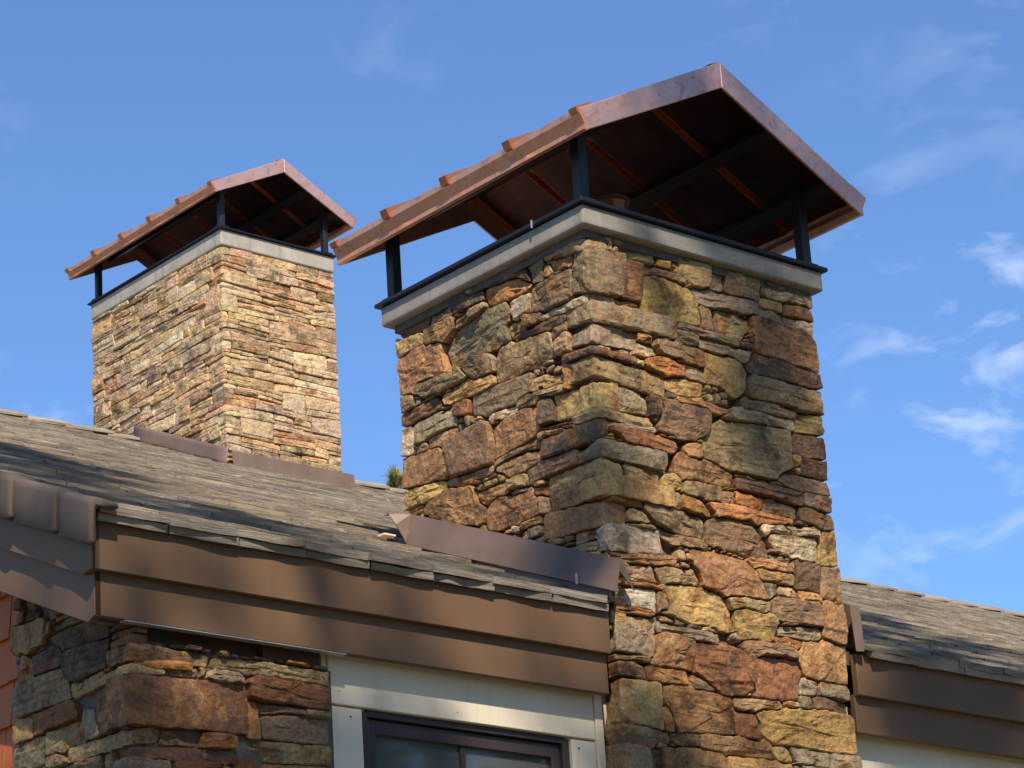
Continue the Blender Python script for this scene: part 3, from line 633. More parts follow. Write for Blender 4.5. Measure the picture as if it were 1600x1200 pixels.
        '4 -823,-688 -818,-627 -839,-616 -871,-616 -933,-607 -952,-612 -936,-657 -913,-677 -894,-677;Pt-204,-619 -181,-614 -157,-620 -147,-615 -154,-573 -149,-538 -156,-530 -231,-'
        '535 -254,-543 -245,-606 -241,-611;Pd123,-2745 339,-2746 342,-2709 341,-2709 125,-2709;Py1044,-258 1144,-253 1177,-255 1188,-226 1188,-206 1182,-204 1040,-205 1028,-247;Po'
        '-173,-1786 -10,-1787 -7,-1741 -8,-1741 -173,-1741 -174,-1742;Pc1065,-2019 1108,-2014 1147,-2017 1176,-2011 1182,-1996 1181,-1952 1176,-1950 1116,-1950 1089,-1939 1076,-19'
        '60 1064,-2001 1061,-2016;Pb-1069,-199 -916,-200 -901,-197 -899,-192 -911,-165 -926,-144 -941,-154 -1043,-154 -1052,-145 -1062,-158;Pp-965,-1276 -827,-1276 -827,-1218 -829'
        ',-1217 -836,-1222 -959,-1223 -960,-1237 -966,-1246;Pl297,-2325 331,-2326 424,-2317 429,-2308 428,-2278 424,-2268 415,-2268 340,-2277 313,-2274 267,-2283 267,-2289 278,-23'
        '09;Pt498,-528 625,-525 630,-517 629,-482 623,-477 601,-474 502,-472 497,-480 497,-498 488,-521 488,-524;Pt1103,-306 1179,-307 1190,-302 1182,-269 1178,-264 1144,-261 1044'
        ',-267 1024,-256 1022,-257 1016,-270 1016,-301 1018,-304;Pt-1313,-538 -1215,-535 -1208,-529 -1214,-481 -1313,-453;Pt644,-690 653,-690 662,-685 654,-672 654,-633 649,-624 5'
        '74,-621 551,-621 549,-623 551,-647 543,-685;Pp513,-1050 584,-1050 596,-1038 594,-1015 603,-997 603,-984 559,-981 512,-984 493,-993 488,-999 491,-1029;Pt-1313,-1171 -1163,'
        '-1171 -1163,-1122 -1164,-1121 -1169,-1126 -1313,-1127;Pc-691,-781 -681,-781 -668,-770 -641,-773 -630,-779 -542,-779 -528,-767 -533,-750 -545,-742 -684,-733 -702,-742 -710'
        ',-756;Pl684,-2745 882,-2746 885,-2712 884,-2712 686,-2712;Pd-173,-1654 -37,-1655 -35,-1645 -49,-1630 -49,-1600 -53,-1596 -62,-1603 -173,-1603 -174,-1604;Pd522,-2523 653,-'
        '2523 653,-2473 522,-2473;Pp893,-2661 1052,-2662 1052,-2663 1044,-2652 1042,-2619 883,-2619 881,-2629 892,-2641;Pt764,-2484 872,-2484 872,-2429 858,-2421 763,-2427 756,-24'
        '35 764,-2446;Py408,-1218 435,-1216 450,-1210 453,-1204 452,-1172 430,-1155 416,-1150 412,-1144 349,-1158 341,-1176 342,-1211 347,-1213 394,-1211;Py889,-2328 979,-2326 981'
        ',-2323 981,-2307 966,-2264 957,-2259 872,-2265 869,-2276 878,-2313;Pd881,-2520 1041,-2521 1044,-2481 1043,-2481 882,-2481 881,-2482;Pb881,-2610 1041,-2611 1044,-2571 1043'
        ',-2571 882,-2571 881,-2572;Pc1111,-1305 1150,-1306 1228,-1297 1244,-1297 1254,-1302 1260,-1294 1263,-1268 1204,-1263 1077,-1266 1072,-1272 1095,-1287;Pl-79,-1470 -73,-146'
        '0 -71,-1436 -84,-1426 -190,-1414 -212,-1417 -213,-1457 -205,-1465 -87,-1466;Pb350,-243 403,-229 539,-235 546,-223 546,-207 544,-202 426,-201 415,-195 398,-201 359,-201 35'
        '3,-206 347,-224;Pl123,-2667 263,-2667 263,-2623 123,-2623;Pt1161,-2442 1277,-2442 1277,-2389 1161,-2389;Po9,-1800 213,-1798 226,-1792 232,-1785 216,-1773 76,-1770 11,-176'
        '4;Pc927,-1341 937,-1339 947,-1323 960,-1315 1094,-1306 1097,-1301 1090,-1293 1056,-1272 973,-1287 920,-1290 907,-1296 899,-1308 902,-1316;Pd1055,-2654 1065,-2647 1215,-26'
        '47 1218,-2610 1217,-2610 1055,-2610 1052,-2650;Pg64,-1006 64,-989 91,-985 172,-985 220,-979 310,-976 324,-979 341,-971 339,-954 337,-948 325,-948 268,-957 62,-969 59,-971'
        ' 56,-983;Py882,-2436 1074,-2437 1077,-2403 1073,-2400 996,-2403 985,-2397 968,-2406 894,-2412 882,-2425;Pb-452,-1525 -344,-1525 -344,-1469 -452,-1469;Pm351,-2607 473,-260'
        '7 473,-2554 466,-2548 452,-2559 351,-2560;Pl-494,-1120 -479,-1121 -476,-1118 -478,-1093 -493,-1064 -586,-1066 -606,-1059 -609,-1071 -605,-1106 -503,-1115;Pp-128,-244 -112'
        ',-242 -103,-218 -104,-206 -123,-188 -139,-190 -216,-181 -231,-184 -234,-192 -222,-227 -201,-233 -147,-236;Pt131,-1395 246,-1387 254,-1381 214,-1333 163,-1335 144,-1338 13'
        '7,-1343 131,-1356 128,-1379;Pg1053,-2571 1145,-2571 1152,-2563 1152,-2512 1053,-2512;Pt-569,-1513 -461,-1513 -461,-1460 -569,-1460;Pd341,-928 354,-911 371,-871 366,-825 3'
        '61,-810 317,-804 303,-813 314,-841 311,-897 333,-915;Pl9,-2634 113,-2634 113,-2581 9,-2581;Pm-734,-1348 -608,-1348 -608,-1304 -734,-1304;Pm-413,-424 -322,-425 -319,-404 -'
        '313,-395 -326,-385 -382,-376 -426,-361 -437,-370 -432,-383 -435,-417;Pd185,-2451 195,-2449 201,-2434 210,-2358 206,-2355 180,-2354 174,-2347 152,-2355 143,-2437 148,-2446'
        ';Po882,-2562 1041,-2563 1044,-2529 1043,-2529 884,-2529;Pt882,-2472 1075,-2473 1077,-2445 1076,-2445 884,-2445;Po1067,-1827 1084,-1822 1103,-1791 1103,-1785 1012,-1779 96'
        '1,-1785 941,-1782 936,-1787 936,-1799 948,-1807 1027,-1819 1052,-1819;Pt987,-1596 1098,-1594 1107,-1589 1107,-1583 1098,-1556 1089,-1548 991,-1551 983,-1575 983,-1593;Pb2'
        '48,-1778 250,-1777 264,-1760 309,-1756 318,-1751 321,-1733 312,-1683 307,-1672 257,-1686 248,-1745;Pt-734,-1399 -608,-1399 -608,-1358 -734,-1358;Pc309,-634 315,-634 381,-'
        '611 367,-600 366,-587 353,-577 319,-579 270,-573 266,-579 262,-603 251,-614 249,-620 257,-625 296,-622;Pl1161,-2496 1277,-2496 1277,-2452 1161,-2452;Pb426,-2070 542,-2071'
        ' 545,-2069 541,-2064 449,-2016 420,-2007 408,-2007 404,-2010 410,-2055;Po-177,-784 -160,-778 -165,-772 -169,-750 -158,-677 -185,-664 -209,-661 -215,-667 -204,-723 -215,-7'
        '46 -204,-776;Pt-290,-1594 -182,-1594 -182,-1547 -290,-1547;Po1230,-1599 1232,-1599 1258,-1573 1249,-1557 1177,-1554 1112,-1557 1110,-1558 1115,-1589 1122,-1593 1214,-1591'
        ';Pt1287,-2520 1376,-2520 1376,-2464 1287,-2464;Pp1287,-2427 1376,-2427 1376,-2371 1287,-2371;Pc684,-2703 883,-2704 885,-2679 884,-2679 686,-2679;Py-452,-1459 -346,-1460 -'
        '344,-1447 -349,-1437 -381,-1409 -452,-1408 -453,-1409;Py-420,-1312 -412,-1312 -403,-1298 -404,-1284 -413,-1276 -551,-1273 -562,-1281 -536,-1307 -468,-1307;Pp-1124,-1192 -'
        '1016,-1192 -1013,-1155 -1030,-1147 -1124,-1148;Py-529,-435 -506,-422 -454,-422 -442,-419 -439,-410 -440,-384 -446,-379 -476,-379 -483,-371 -496,-373 -521,-362 -537,-377 -'
        '537,-419;Pl765,-2592 872,-2592 872,-2548 765,-2548;Pr154,-429 220,-430 291,-424 296,-422 294,-410 299,-395 259,-393 198,-399 186,-393 167,-393 157,-400 152,-425;Po261,-22'
        '74 294,-2272 307,-2269 309,-2267 273,-2180 251,-2165 242,-2181 242,-2242 248,-2261;Po509,-195 540,-196 545,-191 546,-165 541,-157 423,-157 425,-171 418,-188 428,-193;Pl-9'
        '65,-1318 -829,-1319 -826,-1285 -827,-1285 -963,-1285;Pg925,-1623 929,-1623 948,-1604 975,-1594 981,-1554 979,-1549 899,-1551 889,-1556 905,-1598;Pg1056,-2085 1110,-2080 1'
        '128,-2074 1134,-2059 1139,-2024 1134,-2022 1063,-2025 1055,-2040 1052,-2054 1055,-2063 1049,-2078 1049,-2081;Pb1287,-2628 1376,-2628 1376,-2578 1287,-2578;Pp684,-2670 883'
        ',-2671 885,-2646 876,-2636 860,-2649 686,-2649;Pm-173,-1594 -63,-1594 -55,-1586 -56,-1556 -173,-1556;Pl-96,-1516 -81,-1516 -74,-1508 -77,-1485 -87,-1474 -200,-1471 -204,-'
        '1474 -175,-1508;Pt123,-2592 221,-2592 221,-2548 123,-2548;Pb-258,-535 -232,-527 -162,-521 -166,-504 -164,-492 -169,-482 -252,-484 -269,-490 -270,-500;Pl146,-2004 181,-199'
        '6 188,-1980 179,-1971 9,-1974 8,-1974 10,-1999 88,-1993 137,-1999;Pb1063,-2682 1216,-2683 1218,-2655 1217,-2655 1068,-2655 1061,-2662 1061,-2680;Pr522,-2676 673,-2677 675'
        ',-2649 674,-2649 524,-2649;Pc1161,-2541 1277,-2541 1277,-2506 1161,-2506;Pb663,-2523 755,-2523 755,-2479 663,-2479;Pd1068,-2718 1216,-2719 1218,-2691 1217,-2691 1070,-269'
        '1;Pc351,-2688 471,-2689 474,-2655 473,-2655 353,-2655;Pd765,-2640 860,-2640 873,-2626 873,-2602 765,-2602;Pt-818,-1294 -679,-1295 -677,-1277 -712,-1264 -816,-1264;Pg9,-27'
        '06 113,-2706 113,-2668 9,-2668;Pb27,-1632 121,-1633 123,-1626 100,-1585 67,-1584 40,-1587 27,-1600;Pp351,-2721 511,-2722 513,-2697 512,-2697 353,-2697;Pg-459,-1366 -422,-'
        '1364 -407,-1356 -406,-1333 -412,-1321 -491,-1315 -500,-1322 -491,-1356 -484,-1364;Pb1068,-2745 1276,-2746 1278,-2727 1277,-2727 1069,-2727;Pt689,-1221 759,-1222 764,-1220'
        ' 762,-1205 767,-1168 695,-1170 689,-1202;Py9,-2571 113,-2571 113,-2536 9,-2536;Pp141,-1329 207,-1327 213,-1325 216,-1309 207,-1302 47,-1302 35,-1311 47,-1321 125,-1318;Pr'
        '351,-2646 472,-2647 474,-2616 473,-2616 353,-2616;Po44,-1680 241,-1669 265,-1675 285,-1672 306,-1664 308,-1654 304,-1647 287,-1647 272,-1656 241,-1659 26,-1668 24,-1670 2'
        '4,-1675;Pl399,-1296 441,-1297 446,-1295 444,-1271 453,-1235 453,-1224 449,-1219 437,-1224 413,-1224 404,-1232 398,-1245 392,-1290;Pg351,-2514 459,-2515 462,-2481 461,-248'
        '1 353,-2481;Pt-252,-958 -232,-959 -222,-954 -223,-948 -236,-943 -335,-928 -352,-919 -380,-922 -386,-928 -375,-951 -366,-956 -340,-950;Pb1287,-2676 1376,-2676 1376,-2638 1'
        '287,-2638;Pc1287,-2568 1376,-2568 1376,-2530 1287,-2530;Po123,-2700 262,-2701 264,-2676 263,-2676 125,-2676;Pl-794,-1051 -680,-1052 -675,-1047 -686,-1026 -692,-1030 -826,'
        '-1024 -827,-1029 -822,-1041 -811,-1049;Pr-380,-226 -377,-225 -379,-193 -391,-165 -399,-157 -449,-149 -466,-164 -462,-171;Pt-400,-1276 -383,-1272 -375,-1276 -371,-1275 -37'
        '0,-1222 -379,-1204 -418,-1189 -425,-1192 -426,-1197 -408,-1267;Pl9,-2526 113,-2526 113,-2494 52,-2493 9,-2499;Pb-569,-1414 -464,-1415 -460,-1411 -460,-1385 -461,-1384 -56'
        '7,-1384;Pl273,-2625 341,-2625 341,-2578 273,-2578;Pt9,-2745 112,-2746 114,-2715 113,-2715 11,-2715;Pb-173,-1732 -10,-1733 -7,-1699 -6,-1701 -20,-1714 -171,-1714;Po317,-57'
        '0 348,-571 351,-569 356,-543 349,-532 272,-531 270,-533 272,-565;Pc22,-1659 241,-1651 270,-1648 273,-1646 270,-1644 144,-1644 131,-1636 126,-1641 27,-1641 18,-1650;Py-170'
        ',-1879 -10,-1880 -8,-1861 -8,-1861 -168,-1861;Pc-290,-1501 -190,-1501 -210,-1483 -212,-1469 -216,-1466 -286,-1465 -291,-1477;Pg351,-2550 450,-2551 462,-2540 462,-2524 461'
        ',-2523 353,-2523;Pm-290,-1537 -184,-1538 -179,-1514 -185,-1510 -288,-1510;Pb421,-147 535,-148 543,-123 542,-123 426,-123 416,-132;Pl-569,-1450 -463,-1451 -461,-1423 -567,'
        '-1423;Pm123,-2538 221,-2538 221,-2509 123,-2509;Pp-277,-1444 -269,-1437 -266,-1428 -274,-1414 -370,-1397 -377,-1401 -377,-1402 -340,-1438 -315,-1436;Pc-1166,-760 -1151,-7'
        '61 -1142,-756 -1141,-739 -1150,-724 -1221,-721 -1229,-726 -1227,-744 -1231,-752;Pl1286,-2361 1376,-2361 1377,-2321 1364,-2328 1288,-2331 1286,-2334;Py-173,-1546 -57,-1547'
        ' -56,-1545 -74,-1521 -80,-1525 -94,-1525 -118,-1519 -170,-1516 -174,-1520;Pt-173,-1684 -50,-1685 -35,-1671 -34,-1663 -35,-1663 -171,-1663;Pd-171,-949 -155,-949 -152,-916 '
        '-155,-913 -217,-907 -220,-918 -231,-919 -233,-910 -235,-916 -268,-916 -341,-910 -349,-902 -353,-905 -351,-911 -318,-923 -290,-921 -287,-926 -265,-923 -174,-933;Pt273,-267'
        '6 341,-2676 341,-2635 273,-2635;Pd-1041,-145 -944,-146 -932,-135 -931,-122 -932,-121 -1052,-121 -1052,-121;Pl1227,-2697 1277,-2697 1277,-2644 1227,-2644;Pr1287,-2745 1376'
        ',-2745 1376,-2716 1287,-2716;Po-380,-1195 -375,-1195 -367,-1186 -364,-1165 -372,-1151 -428,-1153 -438,-1142 -443,-1144 -441,-1172 -433,-1183 -417,-1181;Pg998,-1437 1065,-'
        '1438 1078,-1432 1087,-1422 1077,-1416 963,-1413 959,-1421 967,-1435;Py663,-2469 754,-2470 756,-2448 746,-2439 665,-2442;Pl138,-1422 220,-1414 270,-1414 286,-1408 256,-139'
        '0 248,-1395 131,-1404 129,-1410;Pp1145,-993 1150,-993 1158,-983 1184,-979 1191,-974 1194,-957 1191,-950 1196,-939 1189,-930 1162,-927 1145,-933 1142,-950;Pt1169,-2601 121'
        '7,-2601 1217,-2551 1160,-2551 1160,-2563 1169,-2575;Pl351,-2745 511,-2746 513,-2730 512,-2730 352,-2730;Pc-569,-1354 -501,-1354 -509,-1325 -502,-1315 -569,-1316;Pr894,-26'
        '85 1044,-2686 1053,-2678 1053,-2670 1052,-2670 895,-2670;Pd522,-2463 652,-2464 654,-2444 643,-2442 523,-2448;Py-1313,-1048 -1193,-1049 -1178,-1035 -1177,-1030 -1178,-1030'
        ' -1311,-1030;Pt-257,-244 -242,-244 -232,-239 -227,-231 -239,-198 -243,-193 -271,-185 -279,-199 -282,-230 -276,-239;Pp1053,-2601 1159,-2602 1161,-2577 1156,-2572 1145,-258'
        '0 1055,-2580;Pc-31,-1636 -8,-1636 -8,-1568 -47,-1568 -48,-1589 -42,-1598 -42,-1625;Pb-173,-1705 -23,-1706 -9,-1692 -21,-1678 -29,-1678 -47,-1693 -171,-1693;Pl-1313,-1021 '
        '-1179,-1022 -1178,-1018 -1193,-1003 -1266,-1003 -1313,-1006;Pb1086,-2445 1151,-2445 1151,-2410 1086,-2410;Pm765,-2538 871,-2539 873,-2517 872,-2517 767,-2517;Pt1158,-2379'
        ' 1276,-2380 1278,-2361 1277,-2361 1162,-2361;Po1053,-2502 1150,-2503 1152,-2481 1151,-2481 1055,-2481;Pt268,-1806 342,-1806 344,-1784 342,-1782 257,-1783 255,-1791;Pc-504'
        ',-1141 -490,-1139 -486,-1130 -505,-1123 -609,-1114 -617,-1120 -599,-1130;Po-1124,-1219 -1018,-1220 -1016,-1201 -1016,-1201 -1122,-1201;Pt1227,-2589 1277,-2589 1277,-2551 '
        '1227,-2551;Pd888,-471 968,-472 969,-472 966,-451 962,-447 888,-448;Pb1161,-2352 1276,-2353 1278,-2336 1249,-2334 1203,-2340 1194,-2334 1170,-2334 1161,-2344;Pb272,-2499 3'
        '41,-2499 341,-2470 276,-2472 272,-2476;Pg122,-2499 220,-2500 222,-2478 221,-2478 140,-2481 120,-2489;Pm1287,-2706 1375,-2707 1377,-2685 1376,-2685 1289,-2685;Pt394,-1527 '
        '431,-1527 431,-1480 392,-1480 392,-1522;Pd273,-2535 341,-2535 341,-2509 273,-2509;Pb787,-1089 925,-1090 927,-1077 926,-1077 789,-1077 783,-1083;Pr1227,-2634 1277,-2634 12'
        '77,-2599 1227,-2599;Pp123,-2613 262,-2614 264,-2601 263,-2601 124,-2601;Py975,-2085 1031,-2082 1041,-2078 1046,-2060 1039,-2058 965,-2064 963,-2076;Pt765,-2508 871,-2509 '
        '873,-2493 872,-2493 766,-2493;Pd1287,-2454 1375,-2455 1377,-2436 1376,-2436 1288,-2436;Po9,-2658 112,-2659 114,-2643 113,-2643 10,-2643;Py273,-2568 341,-2568 341,-2545 27'
        '3,-2545;Pb568,-1863 589,-1863 602,-1848 602,-1819 559,-1819 569,-1859;Pl126,-642 217,-643 219,-624 218,-624 127,-627;Pt-941,-544 -812,-545 -805,-538 -815,-527 -834,-535 -'
        '939,-532;Pt-332,-1579 -299,-1579 -299,-1535 -335,-1535;Pg-452,-1399 -387,-1400 -386,-1399 -403,-1387 -403,-1369 -406,-1365 -420,-1372 -452,-1372;Pt9,-645 115,-646 117,-63'
        '0 116,-630 20,-633 9,-636;Pl-818,-1345 -782,-1345 -782,-1304 -818,-1304;Pp-669,-1052 -614,-1052 -614,-1052 -622,-1038 -636,-1027 -674,-1013 -678,-1018 -677,-1027 -666,-10'
        '48;Py130,-184 155,-183 155,-123 116,-123 115,-124 137,-151 134,-180;Pp-1007,-1201 -968,-1201 -967,-1184 -962,-1176 -967,-1168 -1006,-1163 -1008,-1165;Pt-959,-1213 -839,-1'
        '214 -837,-1212 -838,-1210 -868,-1201 -957,-1201;Pb350,-1809 418,-1810 420,-1799 387,-1788 353,-1785 350,-1789;Pg-1154,-1132 -1133,-1132 -1132,-1103 -1127,-1095 -1141,-107'
        '8 -1153,-1072 -1158,-1074;Pt279,-684 293,-684 293,-682 285,-672 294,-662 298,-651 247,-651 254,-658 241,-679 272,-679;Pl470,-2484 512,-2484 512,-2449 481,-2454 470,-2466;'
        'Pm351,-2472 460,-2473 462,-2466 455,-2460 397,-2460 351,-2466;Pg693,-1839 719,-1840 729,-1831 729,-1829 694,-1798 680,-1813 680,-1827;Pg-320,-667 -276,-667 -263,-652 -263'
        ',-644 -320,-644;Py640,-721 692,-720 692,-693 671,-690 651,-698 652,-701;Pg483,-2688 512,-2688 512,-2647 483,-2647;Pl-773,-1378 -743,-1378 -743,-1337 -773,-1337;Pd404,-803'
        ' 457,-802 462,-785 460,-780 426,-777 417,-772 413,-776 409,-798;Pg477,-2547 512,-2547 512,-2518 470,-2518 470,-2539;Pl-234,-685 -218,-681 -221,-672 -239,-655 -259,-658 -2'
        '72,-675 -290,-678 -289,-680;Pb1086,-2472 1150,-2473 1152,-2454 1151,-2454 1087,-2454;Pd1086,-141 1145,-141 1145,-124 1077,-124 1077,-134;Pm231,-2592 263,-2592 263,-2557 2'
        '31,-2557;Pl702,-774 725,-774 725,-727 702,-727;Pb-910,-751 -884,-751 -884,-715 -911,-715 -915,-717 -918,-724 -915,-745;Pc666,-771 692,-771 692,-730 666,-730;Pp-569,-1375 '
        '-462,-1376 -461,-1375 -464,-1372 -487,-1371 -497,-1363 -567,-1363;Pd-818,-1243 -769,-1243 -777,-1237 -779,-1215 -787,-1210 -805,-1221 -818,-1218;Pt273,-2700 340,-2701 342'
        ',-2685 341,-2685 274,-2685;Pp-668,-1294 -608,-1294 -608,-1277 -668,-1277;Py476,-1529 480,-1526 480,-1517 472,-1492 441,-1492 441,-1519 464,-1519;Py-427,-1144 -377,-1145 -'
        '374,-1143 -373,-1132 -380,-1126 -425,-1126 -435,-1135;Pd1120,-1255 1201,-1255 1202,-1247 1147,-1239 1122,-1242 1121,-1242 1124,-1251;Pl-65,-145 -30,-145 -20,-136 -20,-122'
        ' -65,-122;Pg-845,-745 -824,-745 -821,-708 -823,-701 -845,-701;Pb165,-147 202,-147 207,-139 207,-128 201,-123 165,-123;Pg-1206,-537 -1165,-535 -1161,-515 -1166,-511 -1204,'
        '-511 -1200,-531;Pb735,-777 770,-777 770,-751 735,-751;Pt228,-642 302,-643 305,-641 294,-630 255,-633 240,-624 229,-624;Pt-599,-1378 -578,-1378 -578,-1334 -599,-1334;Pb-26'
        '2,-1438 -221,-1438 -221,-1417 -265,-1412 -265,-1412 -257,-1424;Pt483,-2637 512,-2637 512,-2608 483,-2608;Pp231,-2523 263,-2523 263,-2497 231,-2497;Pg735,-741 771,-741 771'
        ',-726 768,-719 765,-717 735,-717;Py-972,-1237 -967,-1234 -968,-1211 -1007,-1211 -1007,-1232 -977,-1232;Pl-335,-1525 -299,-1525 -299,-1502 -335,-1502;Pb-241,-187 -230,-173'
        ' -168,-176 -139,-182 -133,-182 -140,-181 -264,-163 -272,-165 -272,-177;Pt-778,-145 -752,-145 -752,-122 -791,-122 -791,-130;Pp747,-837 785,-837 785,-835 777,-825 777,-811 '
        '751,-816 738,-830;Pm-297,-1468 -295,-1467 -295,-1450 -297,-1447 -335,-1445 -335,-1466;Pg1155,-138 1208,-138 1208,-124 1155,-124;Pl999,-1092 1061,-1093 1064,-1091 1060,-10'
        '86 1027,-1077 999,-1080;Pb429,-1812 496,-1813 498,-1800 498,-1800 442,-1803 429,-1799;Pl-1007,-1264 -974,-1264 -974,-1245 -980,-1240 -1007,-1240;Py11,-1055 123,-1054 111,'
        '-1047 29,-1047;Pl1084,-2400 1150,-2401 1152,-2388 1150,-2382 1148,-2382 1127,-2391 1086,-2394 1083,-2397;Pg-320,-634 -265,-635 -263,-626 -274,-619 -303,-622 -320,-627;Pd-'
        '743,-148 -716,-148 -716,-122 -743,-122;Pl-773,-1327 -743,-1327 -743,-1304 -773,-1304;Pd-707,-151 -683,-151 -683,-122 -707,-122;Pt165,-180 192,-180 197,-157 165,-157;Pt144'
        ',-2472 192,-2472 187,-2469 186,-2459 182,-2457 149,-2454 146,-2458;Pc-1154,-1174 -1133,-1174 -1133,-1142 -1154,-1142;Pc507,-1816 547,-1816 549,-1806 540,-1797 508,-1800;P'
        'g-382,-661 -359,-661 -359,-637 -383,-637 -389,-642 -389,-652;Pc-599,-1303 -578,-1303 -576,-1292 -570,-1285 -571,-1281 -578,-1276 -599,-1276;Pm-350,-664 -329,-664 -329,-63'
        '1 -336,-631 -350,-636;Pm-47,-1558 -8,-1558 -8,-1546 -31,-1540 -46,-1540 -48,-1543;Pd-104,-142 -74,-142 -74,-122 -107,-122;Pg-335,-1492 -299,-1492 -299,-1476 -302,-1474 -3'
        '35,-1474;Po441,-1551 463,-1551 472,-1536 462,-1527 441,-1527;Pb38,-1040 105,-1038 100,-1035 68,-1021;Pl347,-1776 350,-1776 350,-1779 333,-1775 315,-1761 270,-1767 263,-17'
        '73;Pp471,-2508 512,-2508 512,-2494 471,-2494;Pb-875,-724 -854,-724 -854,-697 -875,-692;Pm-734,-1022 -695,-1022 -685,-1017 -683,-1012 -691,-1004 -711,-1012 -734,-1010;Pp93'
        '6,-1090 988,-1090 990,-1080 937,-1077;Pt1218,-136 1270,-136 1272,-126 1219,-123;Pc1163,-1014 1189,-1016 1183,-1011 1184,-988 1159,-993 1155,-1000 1162,-1006;Pb-959,-1192 '
        '-881,-1194 -913,-1186 -953,-1180 -959,-1185;Pg-286,-1456 -223,-1457 -221,-1447 -221,-1447 -266,-1447 -273,-1452 -285,-1450;Pt1227,-2719 1276,-2719 1278,-2709 1228,-2706;P'
        'b-815,-742 -794,-742 -794,-718 -815,-713;Pg551,-243 589,-244 591,-235 585,-231 555,-228 548,-237;Pp185,-2346 211,-2346 216,-2335 216,-2330 210,-2325 196,-2325 183,-2341;P'
        'b405,-534 467,-535 472,-528 468,-525 406,-528;Py-143,-139 -113,-139 -113,-123 -116,-121 -142,-122 -144,-124;Pp-785,-740 -761,-740 -751,-735 -762,-721 -783,-718;Pl912,-438'
        ' 964,-439 966,-429 926,-426 912,-439;Pc483,-2574 512,-2574 512,-2557 483,-2557;Pb1041,-195 1074,-195 1054,-171 1050,-171 1041,-181;Pb-599,-1411 -578,-1411 -578,-1388 -599'
        ',-1388;Pp702,-717 725,-717 725,-699 702,-694;Pt631,-768 656,-768 656,-751 631,-751 626,-758;Pb231,-2547 263,-2547 263,-2533 231,-2533;Po1099,-714 1197,-714 1193,-711 1100'
        ',-708 1096,-711;Pb964,-1404 1009,-1405 1010,-1402 964,-1387 962,-1402;Pg407,-1554 431,-1554 431,-1537 400,-1535 406,-1540;Pg-1157,-532 -1057,-532 -1061,-529 -1129,-529 -1'
        '152,-520 -1157,-525;Pt-182,-136 -152,-136 -150,-122 -182,-122;Pb-216,-949 -179,-949 -179,-940 -277,-931 -277,-930 -221,-939;Pl568,-975 603,-975 605,-962 597,-958 580,-963'
        ' 569,-971;Pg558,-1810 602,-1810 602,-1809 590,-1798 566,-1797 558,-1804;Pb1281,-133 1333,-133 1334,-126 1282,-123;Po483,-2598 512,-2598 512,-2584 483,-2584;Po-909,-707 -8'
        '84,-706 -884,-688 -907,-686 -906,-700;Pp-1016,-937 -969,-936 -973,-925 -981,-922 -993,-928 -1009,-928 -1016,-935;Pm1106,-1020 1153,-1018 1155,-1011 1144,-1003;Pm441,-1482'
        ' 467,-1482 467,-1468 441,-1468;Py-923,-461 -899,-461 -891,-453 -902,-445 -917,-448 -923,-450;Pl-599,-1438 -578,-1438 -578,-1421 -599,-1421;Pr931,-418 962,-417 962,-406 95'
        '8,-400 957,-400 940,-408;Po-996,-543 -952,-542 -950,-534 -983,-532;Pt-221,-133 -191,-133 -191,-122 -221,-122;Pp231,-2487 263,-2487 263,-2476 231,-2478;Pg-214,-247 -181,-2'
        '48 -179,-243 -218,-235 -221,-237;Pp600,-247 632,-247 634,-244 624,-237 601,-234;Pg-828,-1017 -790,-1016 -788,-1010 -799,-1006 -815,-1006;Pc226,-2334 257,-2334 257,-2323 2'
        '29,-2325 224,-2331;Pl-779,-1018 -743,-1018 -743,-1010 -779,-1010;Pb-817,-1255 -728,-1257 -754,-1252 -816,-1252;Pp1212,-1257 1257,-1258 1247,-1251 1213,-1248;Pp361,-537 39'
        '5,-537 395,-529 361,-529 359,-531;Pp-875,-748 -854,-748 -854,-734 -875,-734;Pg577,-1450 602,-1450 607,-1443 602,-1440 580,-1437;Pb631,-744 656,-742 656,-730 637,-730;Pp-1'
        '123,-1126 -1072,-1127 -1088,-1120 -1122,-1120;Pb-259,-130 -230,-130 -230,-122 -272,-122 -272,-122 -263,-123;Pd-1123,-1138 -1043,-1140 -1066,-1135 -1122,-1135;Pb-1014,-610'
        ' -965,-611 -966,-612 -969,-607 -994,-607 -1010,-599 -1016,-604;Pg-1205,-502 -1168,-503 -1182,-496 -1202,-490 -1206,-493;Pl-599,-1324 -578,-1324 -578,-1313 -599,-1313;Pg79'
        '9,-1299 836,-1300 839,-1298 833,-1293 811,-1293 799,-1296 798,-1297;Pt996,-2331 1022,-2332 1022,-2331 1010,-2323 993,-2322 988,-2328;Pp373,-1557 398,-1557 398,-1543 394,-'
        '1539 394,-1542 373,-1558;Pt730,-2068 752,-2067 753,-2051 739,-2058;Pt217,-690 272,-691 274,-690 270,-687 218,-687 216,-688;Pb267,-2331 292,-2331 274,-2317 267,-2321;Pp-88'
        '3,-214 -831,-215 -828,-212 -830,-211 -883,-211 -884,-213;Pb-1124,-1111 -1093,-1112 -1104,-1105 -1120,-1100 -1125,-1105;Pt765,-1462 791,-1462 794,-1460 788,-1455 765,-1453'
        ';Pt-569,-1306 -547,-1306 -559,-1294 -564,-1291 -569,-1296;Pm628,-1449 653,-1449 653,-1443 627,-1441 624,-1443;Pm762,-2067 787,-2067 763,-2051;Pl1020,-1407 1068,-1408 1053'
        ',-1404 1021,-1401;Pp729,-1458 755,-1458 755,-1452 729,-1450;Pd-169,-251 -134,-251 -134,-251 -148,-244 -168,-244;Pm961,-1726 983,-1725 983,-1717 964,-1717;Pl402,-984 435,-'
